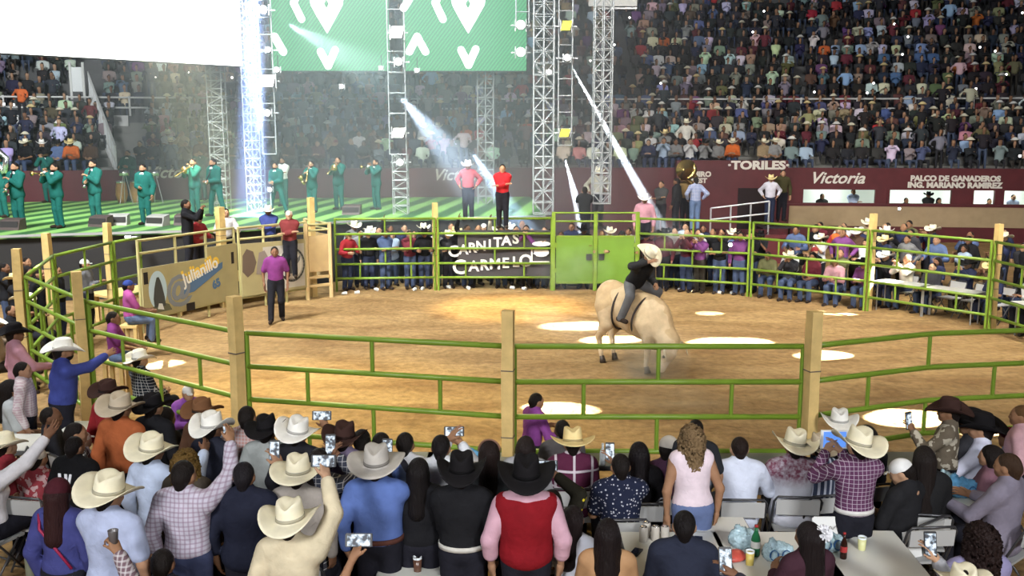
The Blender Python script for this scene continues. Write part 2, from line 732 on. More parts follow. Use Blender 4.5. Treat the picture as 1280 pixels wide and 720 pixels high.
HEAD = skin_of(head_prims(), 0.0112)
HAND = {k: skin_of(hand_prims(c, s, t), 0.0080) for k, c, s, t in
        (('relaxed', 28, .05, 35), ('grip', 62, .04, 55), ('open', 10, .16, 50), ('fist', 85, .02, 20))}
FACE_CUT = [sub(el((0, .095, .06), (.066, .062, .092)))]
HAIRS = {
    'short': [el((0, -.006, .128), (.083, .100, .098)), rc((0, -.06, .09), (0, -.055, .03), .06, .045, .03)] + FACE_CUT,
    'buzz': [el((0, -.010, .128), (.080, .097, .094)), rc((0, -.055, .09), (0, -.05, .045), .05, .04, .03)] + FACE_CUT,
    'long': [el((0, -.006, .125), (.088, .104, .104)), rc((0, -.06, .10), (0, -.085, -.22), .078, .085, .05),
             rc((-.06, -.03, .08), (-.08, -.05, -.14), .035, .035, .04), rc((.06, -.03, .08), (.08, -.05, -.14), .035, .035, .04)] + FACE_CUT,
    'waist': [el((0, -.006, .125), (.088, .104, .104)), rc((0, -.06, .10), (0, -.10, -.42), .08, .075, .05),
              rc((-.06, -.04, .08), (-.07, -.08, -.30), .036, .035, .04), rc((.06, -.04, .08), (.07, -.08, -.30), .036, .035, .04)] + FACE_CUT,
    'bob': [el((0, -.006, .125), (.090, .106, .105)), rc((0, -.05, .10), (0, -.06, -.02), .085, .08, .05),
            rc((-.07, -.01, .08), (-.075, -.01, -.02), .03, .028, .04), rc((.07, -.01, .08), (.075, -.01, -.02), .03, .028, .04)] + FACE_CUT,
    'pony': [el((0, -.006, .126), (.083, .100, .098)), rc((0, -.10, .15), (0, -.15, .02), .035, .04, .03),
             rc((0, -.15, .02), (0, -.11, -.20), .038, .022, .03)] + FACE_CUT,
}
HAIR_ME = {k: geo_mesh('hair', skin_of(v, 0.011)) for k, v in HAIRS.items()}
g = skin_of([el((0, -.006, .125), (.10, .112, .112)), rc((0, -.05, .10), (0, -.075, -.16), .105, .09, .05),
             rc((-.085, -.02, .08), (-.105, -.03, -.10), .045, .04, .04), rc((.085, -.02, .08), (.105, -.03, -.10), .045, .04, .04)] + FACE_CUT, 0.011)
gv = g[0] + rng.normal(0, .006, g[0].shape)
HAIR_ME['curly'] = geo_mesh('hair', (gv, g[1]))
BEARD_ME = geo_mesh('beard', skin_of([el((0, .036, .046), (.067, .078, .062)), sub(el((0, .12, .115), (.062, .07, .062))),
                                      sub(el((0, -.08, .05), (.2, .085, .2)))], 0.010))
EYE_ME = {}
for s_ in (-1, 1):
    EYE_ME[s_] = MB().lathe([(0.001, -.009), (.008, -.004), (.0095, 0), (.008, .004), (.001, .009)], 8,
                            Matrix.Translation((s_ * .032, .089, .110))).mesh('eye', True)
EYE_MAT = mat('eye_dark', (0.03, 0.02, 0.015), 0.2)
HAT_ME = {k: hat_mesh(k) for k in ('cowboy', 'wide', 'curl')}
BAND_ME = band_mesh()
CAP_ME = geo_mesh('cap', skin_of([el((0, -.002, .142), (.086, .106, .090)), sub(el((0, 0, .05), (.2, .2, .075))),
                                  rc((-.045, .10, .135), (.045, .10, .135), .006, .006, .01), rc((-.04, .13, .132), (.04, .13, .132), .007, .007, .03),
                                  rc((-.03, .155, .128), (.03, .155, .128), .007, .007, .03)], 0.010))
BEANIE_ME = geo_mesh('beanie', skin_of([el((0, -.012, .138), (.092, .112, .112)), sub(el((0, .12, .04), (.1, .09, .085))), sub(el((0, 0, -.03), (.2, .2, .09)))], 0.011))


def ik(S, W, l1, l2, pole):
    S, W = Vector(S), Vector(W)
    d = W - S
    L = min(d.length, (l1 + l2) * 0.985)
    if L < 0.12:
        L = 0.12
    d = d.normalized()
    W = S + d * L
    a = (l1 * l1 - l2 * l2 + L * L) / (2 * L)
    hgt = math.sqrt(max(l1 * l1 - a * a, 0))
    pole = Vector(pole)
    n = pole - d * pole.dot(d)
    n = n.normalized() if n.length > 1e-4 else d.orthogonal().normalized()
    return S + d * a + n * hgt, W


def person_geo(pose='stand', lean=0, twist=0, side=0, rh=None, lh=None, head=(0, 0), female=False, bulk=1.0, sleeve='long', hand=('relaxed', 'relaxed'),
               spread=0.0, legs=None, untucked=False, res=0.019, vest=False, skirt=False, jacket=False, pelvis=None):
    zp = .93 if pose == 'stand' else .52
    pel = Vector(pelvis) if pelvis else Vector((0, 0, zp))
    T = Matrix.Translation(pel) @ Matrix.Rotation(R(side), 4, 'Y') @ Matrix.Rotation(R(-lean), 4, 'X') @ Matrix.Rotation(R(twist), 4, 'Z')

    def tp(x, y, z):
        return T @ Vector((x, y, z - .93))

    def te(c, r, k=.07):
        return el(tp(*c), r, T, k)
    w = (.155 if female else .178) * (0.5 + 0.5 * bulk)
    B = bulk
    torso = [te((0, 0, .955), (.158 * B + (.012 if female else 0), .118 * B, .125)),
             te((0, .012 * B, 1.10), ((.128 if female else .148) * B, .108 * B, .15)),
             te((0, .005, 1.26), ((.148 if female else .165) * B, .118 * B, .17)),
             rc(tp(-w * .82, -.008, 1.375), tp(w * .82, -.008, 1.375), .066, .066, .06),
             rc(tp(0, -.03, 1.46), tp(-w * .75, -.015, 1.405), .045, .05, .05), rc(tp(0, -.03, 1.46), tp(w * .75, -.015, 1.405), .045, .05, .05)]
    if female:
        torso += [te((-.065, .09, 1.24), (.055, .06, .06), .05), te((.065, .09, 1.24), (.055, .06, .06), .05)]
    neck = [rc(tp(0, -.018, 1.42), tp(0, -.008, 1.52), .056, .053, .03)]
    upper, fore, hands, cuffs, sleeves = [], [], [], [], []
    for sgn, tgt, hk in ((1, rh, hand[0]), (-1, lh, hand[1])):
        S = tp(sgn * w, -.005, 1.37)
        if tgt is None:
            tgt = tp(sgn * (w + .075), .04, .865) if pose == 'stand' else pel + Vector((sgn * .11, .30, .13))
        E, Wr = ik(S, tgt, .285, .25, T.to_3x3() @ Vector((sgn * .55, -.45, -.75)))
        m = Matrix.Identity(4)
        upper.append(rc(S, E, .054 * (.6 + .4 * B), .042, .03))
        fore.append(rc(E, Wr, .043, .028, .02))
        fd = (Wr - E).normalized()
        half = S.lerp(E, .72)
        sleeves.append((S, half, E, Wr, E.lerp(Wr, .55)))
        z = fd
        inward = (T.to_3x3() @ Vector((-sgn * .75, .55, 0)))
        y = (inward - z * inward.dot(z)).normalized()
        x = y.cross(z)
        M = Matrix(((x.x * sgn, y.x, z.x, Wr.x), (x.y * sgn, y.y, z.y, Wr.y), (x.z * sgn, y.z, z.z, Wr.z), (0, 0, 0, 1))) @ Matrix.Translation((0, 0, .012))
        hands.append(xf(HAND[hk], M))
    L = []
    foot = []
    for i, sgn in enumerate((1, -1)):
        if legs:
            hp, kn, an, to = [Vector(q) for q in legs[i]]
        elif pose == 'stand':
            hp = pel + Vector((sgn * .088, 0, -.03))
            an = Vector((pel.x + sgn * (.095 + spread), pel.y - .03, .085))
            kn = (hp + an) / 2 + Vector((0, .035, .01))
            to = an + Vector((sgn * .035, .165, -.045))
        else:
            hp = pel + Vector((sgn * .09, 0, -.02))
            kn = Vector((pel.x + sgn * (.12 + spread), pel.y + .43, .50))
            an = Vector((pel.x + sgn * (.12 + spread), pel.y + .40, .085))
            to = an + Vector((sgn * .03, .165, -.045))
        L.append((hp, kn, an, to))
    legp = []
    for hp, kn, an, to in L:
        legp += [rc(hp, kn, .088 * (.5 + .5 * B), .060, .04), rc(kn, an, .058, .037, .025)]
        heel = an + (an - to).normalized() * .05 + Vector((0, 0, -.045))
        foot += [rc(heel, to, .04, .034, .02), rc(an, heel, .042, .04, .02)]
    out = {}
    parts = [skin_of(torso + neck + upper + fore + legp + foot, res * 1.25)] + hands
    Hd = T @ Matrix.Translation((0, -.004, 1.475 - .93)) @ Matrix.Rotation(R(lean * .75), 4, 'X') @ Matrix.Rotation(R(-side * .6), 4, 'Y') @ \
        Matrix.Rotation(R(head[0]), 4, 'Z') @ Matrix.Rotation(R(head[1]), 4, 'X')
    parts.append(xf(HEAD, Hd))
    out['body'] = join_geo(parts)
    up = []
    for (S, half, E, Wr, mid) in sleeves:
        if sleeve == 'long':
            up += [rc(S, E, .060, .050, .03), rc(E, E.lerp(Wr, .93), .050, .036, .02)]
        elif sleeve == 'rolled':
            up += [rc(S, E, .060, .050, .03), rc(E, mid, .052, .046, .02)]
        elif sleeve == 'short':
            up += [rc(S, half, .060, .058, .03)]
    tt = torso[1:] + [te((0, 0, .985), (.153 * B + (.008 if female else 0), .114 * B, .10))] if not untucked else torso
    collar = [rc(tp(0, -.022, 1.43), tp(0, -.014, 1.47), .066, .063, .02)] if sleeve != 'none' else []
    if untucked:
        tt = tt + [te((0, 0, .90), (.165 * B, .125 * B, .10))]
    if sleeve == 'bare':
        tt, collar = [torso[0], torso[1], te((0, .005, 1.2), (.15 * B, .12 * B, .12))], []
    out['shirt'] = skin_of(tt + up + collar, res * 1.1, .015)
    lp = []
    for hp, kn, an, to in L:
        lp += [rc(hp, kn, .092 * (.5 + .5 * B), .066, .04), rc(kn, an + Vector((0, 0, -.01)), .066, .056, .03)]
    if skirt:
        lp = [rc(L[0][0], L[0][1], .12, .11, .06), rc(L[1][0], L[1][1], .12, .11, .06)]
    out['trousers'] = skin_of([torso[0]] + lp, max(res, .028), .010)
    out['shoes'] = skin_of(foot, .025, .008)
    if vest:
        out['vest'] = skin_of([torso[1], torso[2], torso[3], te((0, 0, .97), (.15 * B, .115 * B, .09))], res, .032)
    if jacket:
        out['jacket'] = skin_of(torso + [te((0, -.01, .86), (.17 * B, .125 * B, .11))] + up, res, .026)
    out['_head'] = Hd
    out['_torso'] = T
    out['_wr'] = [(q[3], (q[3] - q[2]).normalized()) for q in sleeves]
    return out


TMPL = {}


def template(key, **kw):
    if key in TMPL:
        return TMPL[key]
    G = person_geo(**kw)
    t = {'_head': G['_head'], '_torso': G['_torso'], '_wr': G['_wr']}
    for k, v in G.items():
        if not k.startswith('_'):
            t[k] = geo_mesh(k if k != 'body' else 'person', v)
    TMPL[key] = t
    return t


PEOPLE = []
SKINS = [(.30, .16, .09), (.36, .20, .12), (.24, .125, .07), (.42, .25, .155), (.19, .095, .055)]
DARK_HAIR = (.012, .009, .008)
HAT_COL = {'cream': (.80, .74, .55), 'straw': (.78, .62, .30), 'white': (.82, .80, .74), 'grey': (.46, .43, .39), 'black': (.010, .009, .010),
           'brown': (.16, .075, .035), 'dark brown': (.045, .022, .018), 'tan': (.50, .42, .31)}


def person(t, loc, yaw, scale, shirt=(.5, .5, .5), smat=None, pants=(.02, .02, .03), hair='short', hcol=DARK_HAIR, hat=None, hattilt=(0, 0), hatkind='cowboy',
           skin=None, shoe=(.03, .02, .015), vestc=None, jackc=None, label=None, group=None, base=None, beard=False, eyes=True, belt=None, hatscale=1.0, row=None):
    root = put('person', t['body'], SKIN, color=skin or random.choice(SKINS), cat='person', label=label, group=group)
    root.location = loc
    root.rotation_euler = (0, 0, R(yaw))
    root.scale = (scale,) * 3
    put('shirt', t['shirt'], smat or CLOTH, root, color=shirt)
    put('trousers', t['trousers'], CLOTH, root, color=pants)
    put('shoes', t['shoes'], FELT, root, color=shoe)
    if 'vest' in t:
        put('vest', t['vest'], CLOTH, root, color=vestc or (.3, .02, .02))
    if 'jacket' in t:
        put('jacket', t['jacket'], CLOTH, root, color=jackc or (.02, .02, .03))
    Hd = t['_head']
    if hair:
        put('hair', HAIR_ME[hair], HAIR, root, color=hcol, M=Hd)
    if beard:
        put('beard', BEARD_ME, HAIR, root, color=hcol, M=Hd)
    if eyes:
        for s in (-1, 1):
            put('eye', EYE_ME[s], EYE_MAT, root, M=Hd)
    if hat:
        if hat in ('cap', 'beanie') or isinstance(hat, tuple):
            k, c = hat if isinstance(hat, tuple) else (hat, (.7, .7, .7))
            put(k, CAP_ME if k == 'cap' else BEANIE_ME, CLOTH, root, color=c, M=Hd)
        else:
            hm = Hd @ Matrix.Translation((0, .0, .132)) @ Matrix.Rotation(R(hattilt[0]), 4, 'X') @ Matrix.Rotation(R(hattilt[1]), 4, 'Y') @ Matrix.Scale(hatscale, 4)
            h = put('cowboy_hat', HAT_ME[hatkind], FELT, root, color=HAT_COL[hat], M=hm)
            put('hat_band', BAND_ME, FELT, h, color=tuple(c * .45 for c in HAT_COL[hat]))
    if belt:
        T = t['_torso']
        mb = MB()
        n = 24
        vs = []
        for z, k in ((.045, 1.0), (.085, 1.0), (.085, .92), (.045, .92)):
            vs += [T @ Vector((belt[1] * k * math.cos(2 * math.pi * i / n), belt[1] * .78 * k * math.sin(2 * math.pi * i / n), z)) for i in range(n)]
        mb.add(vs, [(r_ * n + k, r_ * n + (k + 1) % n, ((r_ + 1) % 4) * n + (k + 1) % n, ((r_ + 1) % 4) * n + k) for r_ in range(4) for k in range(n)])
        b = put('belt', mb.mesh('belt', True), FELT, root, color=belt[0])
    PEOPLE.append([root, base, row])
    return root


# ------------------------------------------------------------------ ground
def ground():
    m, nt, N, L, b = nodes_of('sand')
    tc = N.new('ShaderNodeTexCoord')
    n1 = N.new('ShaderNodeTexNoise')
    n1.inputs['Scale'].default_value = 0.55
    n1.inputs['Detail'].default_value = 8
    n1.inputs['Roughness'].default_value = 0.62
    n1.inputs['Distortion'].default_value = 0.6
    mp = N.new('ShaderNodeMapping')
    mp.inputs['Scale'].default_value = (0.8, 2.2, 1)
    L.new(tc.outputs['Object'], mp.inputs['Vector'])
    L.new(mp.outputs[0], n1.inputs['Vector'])
    cr = N.new('ShaderNodeValToRGB')
    cr.color_ramp.elements[0].position = 0.30
    cr.color_ramp.elements[0].color = (0.185, 0.105, 0.043, 1)
    cr.color_ramp.elements[1].position = 0.70
    cr.color_ramp.elements[1].color = (0.375, 0.245, 0.108, 1)
    L.new(n1.outputs['Fac'], cr.inputs[0])
    n2 = N.new('ShaderNodeTexNoise')
    n2.inputs['Scale'].default_value = 7
    n2.inputs['Detail'].default_value = 8
    L.new(tc.outputs['Object'], n2.inputs['Vector'])
    mx = N.new('ShaderNodeMix')
    mx.data_type = 'RGBA'
    mx.blend_type = 'OVERLAY'
    mx.inputs[0].default_value = 0.55
    L.new(cr.outputs[0], mx.inputs[6])
    L.new(n2.outputs['Fac'], mx.inputs[7])
    L.new(mx.outputs[2], b.inputs['Base Color'])
    b.inputs['Roughness'].default_value = 0.95
    b.inputs['Specular IOR Level'].default_value = 0.1
    bp = N.new('ShaderNodeBump')
    bp.inputs['Strength'].default_value = 0.6
    bp.inputs['Distance'].default_value = 0.08
    L.new(n2.outputs['Fac'], bp.inputs['Height'])
    L.new(bp.outputs['Normal'], b.inputs['Normal'])
    mb = MB()
    mb.lathe([(0.01, 0), (45, 0)], 64, Matrix.Translation((4, 10, 0)), cap=False)
    o = obj('floor', mb, m, kind='structure', label='brown trampled sand of the arena')
    # low hummocks of loose sand
    mb = MB()
    nx, ny = 90, 80
    vs = []
    for j in range(ny):
        for i in range(nx):
            x, y = -8.6 + 19.4 * i / (nx - 1), 11.0 + 14.6 * j / (ny - 1)
            z = .012 + .018 * math.sin(x * 2.1 + math.sin(y * 1.7) * 1.5) * math.sin(y * 2.6 + x * .6) + .012 * math.sin(x * 5.3 + y * 3.1)
            e = min(i, nx - 1 - i, j, ny - 1 - j)
            vs.append((x, y, z if e > 0 else -.02))
    mb.add(vs, [(j * nx + i, j * nx + i + 1, (j + 1) * nx + i + 1, (j + 1) * nx + i) for j in range(ny - 1) for i in range(nx - 1)])
    put('loose_sand', mb.mesh('loose_sand', True), m, o)


ground()

# ------------------------------------------------------------------ the ring of tubular panels and wooden posts
ZR = (1.98, 1.57, 1.16, .75, .36)
MX = {}


def rod(name, parent, a, b, r, material, n=8):
    """a straight round bar; bars of a kind share one mesh"""
    key = (name, material.name, n)
    if key not in MX:
        me = MB().tube([(0, 0, 0), (0, 0, 1)], 1.0, n).mesh(name, True)
        MX[key] = me
    a, b = Vector(a), Vector(b)
    d = b - a
    q = Vector((0, 0, 1)).rotation_difference(d.normalized()).to_matrix().to_4x4()
    return put(name, MX[key], material, parent, M=Matrix.Translation(a) @ q @ Matrix.Diagonal((r, r, d.length, 1)))


def beam(name, parent, a, b, w, material, t=None):
    key = (name, material.name, 'sq')
    if key not in MX:
        MX[key] = MB().box((0, 0, .5), (1, 1, 1)).mesh(name)
    a, b = Vector(a), Vector(b)
    d = (b - a)
    z = d.normalized()
    up = Vector((0, 0, 1)) if abs(z.z) < .95 else Vector((0, 1, 0))
    x = z.cross(up).normalized()
    y = x.cross(z)
    M = Matrix(((x.x * w, y.x * (t or w), d.x, a.x), (x.y * w, y.y * (t or w), d.y, a.y), (x.z * w, y.z * (t or w), d.z, a.z), (0, 0, 0, 1)))
    return put(name, MX[key], material, parent, M=M)


def top_pt(px, py):
    p = at(px, py, ZR[0])
    return Vector((p.x, p.y, 0))


def corral(pts, label, uprights=True, gap=0.05, rails=ZR, r=.033):
    """a panel of five rails between two end posts, with stub uprights staggered between the rails"""
    pts = [Vector(p) for p in pts]
    t = thing('corral_panel', pts[0], label, 'fence', 'green tubular panels of the ring')
    o = pts[0]
    loc = [p - o for p in pts]
    seg = [(loc[i + 1] - loc[i]).length for i in range(len(loc) - 1)]
    tot = sum(seg)

    def pos(u):
        d = u * tot
        for i, s in enumerate(seg):
            if d <= s + 1e-6:
                return loc[i].lerp(loc[i + 1], d / s)
            d -= s
        return loc[-1]
    U = [gap / tot + (1 - 2 * gap / tot) * k / 12 for k in range(13)] if len(pts) > 2 else [gap / tot, 1 - gap / tot]
    for z in rails:
        line = [pos(u) + Vector((0, 0, z)) for u in U]
        obj('rail', MB().tube(line, r, 8), GREEN, t, True)
    for u in (gap / tot, 1 - gap / tot):
        p = pos(u)
        rod('end_post', t, p, p + Vector((0, 0, ZR[0] + .02)), .032, GREEN)
    if uprights:
        for i in range(len(rails) - 1):
            for u in ((.5,) if i % 2 == 0 else (.25, .75)):
                p = pos(u)
                rod('upright', t, p + Vector((0, 0, rails[i + 1])), p + Vector((0, 0, rails[i])), .025, GREEN)
    return t


RC = Vector((1.2, 17.5, 0))


def wood_post(p, h, label, w=.13, out=.10):
    p = Vector((p[0], p[1], 0))
    d = (p - RC).normalized()
    p = p + d * out
    t = thing('wooden_post', p, label, 'post', 'wooden posts of the ring', math.atan2(d.y, d.x))
    mb = MB()
    n = 7
    vs = []
    for i in range(n):
        z = h * i / (n - 1)
        k = w / 2 * (1 + .04 * math.sin(i * 2.1 + p.x))
        dx = .006 * math.sin(i * 1.3 + p.y)
        vs += [(k + dx, -k, z), (k + dx, k, z), (-k + dx, k, z), (-k + dx, -k, z)]
    mb.add(vs, [(3, 2, 1, 0)] + [(i * 4 + k, i * 4 + (k + 1) % 4, i * 4 + 4 + (k + 1) % 4, i * 4 + 4 + k) for i in range(n - 1) for k in range(4)] +
           [tuple((n - 1) * 4 + k for k in range(4))])
    obj('timber', mb, WOOD, t)
    for z in (h * .72, h * .4):
        obj('tie_wire', MB().box((-.0, 0, z), (w * 1.08, w * 1.08, .012)), mat('rusty_wire', (.12, .09, .07), .7), t)
    return t


N0, N1, N2, N3 = top_pt(108, 377), top_pt(303, 416), top_pt(637, 433), top_pt(1010, 433)
N3b, N4 = top_pt(1167, 417), top_pt(1330, 411)
N01 = top_pt(205, 397)
corral([N0, N01, N1], 'bent green panel between the corner post and the left near post')
corral([N1, N2], 'straight green panel nearest the camera, left of the middle wooden post')
corral([N2, N3], 'straight green panel nearest the camera, right of the middle wooden post')
corral([N3, N3b, N4], 'bent green panel nearest the camera at the right edge, above the black hats')
L1, L2, L3 = top_pt(31, 346), top_pt(66, 320), top_pt(140, 303)
L4 = top_pt(176, 297)
corral([L1, N0], 'short green side panel receding behind the man in the blue shirt and cream hat')
corral([L1, L2], 'short green panel at the far left corner with crossing rails')
corral([L2, L3], 'green panel at the left in front of dark speakers, before the bull chute')
corral([L3, L4], 'narrow green panel joining the left fence to the bull chute', False)
F0, F1, F2, F3, F4, F5, F6, F7 = (top_pt(*q) for q in ((416, 274), (545, 273), (692, 273), (797, 273), (940, 278), (1088, 288), (1243, 302), (1420, 336)))
corral([F0, F1], 'far green panel between the bull chute and the first tall wooden post')
corral([F1, F2], 'far green panel carrying the black carnitas banner')
corral([F3, F4], 'far green panel just right of the solid green gate')
corral([F4, F5], 'far green panel in front of the spectators in light blue shirts')
corral([F5, F6], 'far right green panel in front of the public tables')
corral([F6, F7], 'green panel leaving the picture at the right edge')
F8 = Vector((10.3, 13.2, 0))
corral([F7, F8], 'green panel closing the ring outside the view on the right')
corral([F8, N4], 'green corner panel outside the view on the near right')
wood_post(N0, 2.42, 'tall wooden corner post beside the outstretched blue arm')
wood_post(N1, 2.44, 'near wooden post left of the middle, above the dark short haired man')
wood_post(N2, 2.41, 'near wooden post in the middle of the picture')
wood_post(N3, 2.40, 'near wooden post right of the middle, left of the white disc of light')
wood_post(L1, 2.45, 'wooden post at the left edge of the ring')
wood_post(L2, 2.42, 'wooden post second from the left edge, before the speakers')
wood_post(L3, 2.40, 'wooden post left of the bull chute with a spectator behind')
wood_post(F1, 2.40, 'far wooden post left of the carnitas banner')
wood_post(F5, 2.38, 'far wooden post standing in the white pool of light')
wood_post(F6, 2.36, 'far wooden post near the right edge')


# ------------------------------------------------------------------ the solid green gate
def gate():
    a, b = F2.copy(), F3.copy()
    mid = (a + b) / 2
    ang = math.atan2((b - a).y, (b - a).x)
    t = thing('cattle_gate', mid, 'solid bright green double gate of the ring with two black latches', 'gate', None, ang)
    w = (b - a).length
    for x in (-w / 2, 0, w / 2):
        beam('gate_post', t, (x, 0, 0), (x, 0, 2.16), .10, GREEN)
    for z in (2.13, 1.90):
        rod('top_rail', t, (-w / 2, 0, z), (w / 2, 0, z), .026, GREEN)
    for s in (-1, 1):
        x0, x1 = (s * .06, s * (w / 2 - .07))
        leaf = obj('gate_leaf', MB().box(((x0 + x1) / 2, 0, .85), (abs(x1 - x0), .03, 1.28)), GREEN_SHEET, t)
        for z in (.22, 1.49):
            beam('leaf_frame', leaf, (x0, -.02, z), (x1, -.02, z), .05, GREEN)
        h = obj('latch_box', MB().box((s * .17, -.03, .93), (.15, .05, .17)), BLACK, leaf)
        beam('hinge', leaf, (x1, -.03, .5), (x1, -.03, .62), .06, GREEN)
        beam('hinge', leaf, (x1, -.03, 1.2), (x1, -.03, 1.32), .06, GREEN)
    lamp = thing('floor_lamp', at(716, 353, .10), 'small lit floor lamp at the foot of the green gate', 'lamp')
    obj('housing', MB().box((0, .0, .0), (.34, .16, .16)), BLACK, lamp)
    obj('lens', MB().box((0, -.085, .02), (.22, .012, .07)), mat('lamp_white', (1, 1, 1), .3, emit=(.95, 1, 1), estr=3), lamp)


gate()


# ------------------------------------------------------------------ the carnitas banner
def banner():
    a, b = F1.lerp(F2, .18), F1.lerp(F2, .985)
    d = (b - a).normalized()
    nrm = Vector((d.y, -d.x, 0))
    o = (a + b) / 2 + Vector((0, 0, .98))
    w = (b - a).length
    t = put('fence_banner', None, label='black cloth banner with white CARNITAS lettering tied behind the far fence', cat='banner')
    t.matrix_basis = frame_m(o - nrm * .09, d)
    mb = MB()
    nx, ny = 24, 8
    vs = []
    for j in range(ny + 1):
        for i in range(nx + 1):
            x, y = w * (i / nx - .5), 1.34 * (j / ny - .5)
            vs.append((x, y, .02 * math.sin(x * 4 + y * 2) - .01))
    mb.add(vs, [(j * (nx + 1) + i, j * (nx + 1) + i + 1, (j + 1) * (nx + 1) + i + 1, (j + 1) * (nx + 1) + i) for j in range(ny) for i in range(nx)])
    obj('cloth', mb, mat('banner_black', (.045, .04, .042), .7), t, True)
    wh = mat('banner_white', (.72, .70, .64), .7)

    def word(s, x0, y0, sizes, rise, step):
        x = x0
        for i, c in enumerate(s):
            text(c, sizes[i] * .92, Matrix.Translation((x, y0 + rise * i, .035)), wh, t, ext=.003, bold=.012, name='banner_letter')
            x += step * sizes[i]
    word('CARNITAS', -1.40, .08, (.46, .40, .40, .40, .36, .40, .42, .42), .050, .60)
    word('CARMELO', -1.24, -.36, (.60, .44, .44, .44, .42, .42, .50), .030, .66)
    pot = MB()
    cx = w / 2 - .30
    pot.add([(cx + x, y, .036) for x, y in ((-.26, -.22), (.24, -.22), (.24, -.18), (-.22, -.18), (-.22, .16), (-.26, .16))], [(0, 1, 2, 3, 4, 5)])
    pig = [(cx + .02 + .21 * math.cos(k * .3142) * (1 + .12 * math.sin(3 * k)), .07 + .13 * math.sin(k * .3142), .036) for k in range(20)]
    pot.add(pig, [tuple(range(20))])
    brim = [(cx + .02 + .25 * math.cos(k * .3142), .30 + .07 * math.sin(k * .3142), .036) for k in range(20)]
    pot.add(brim, [tuple(range(20))])
    obj('pig_emblem', pot, wh, t)


banner()


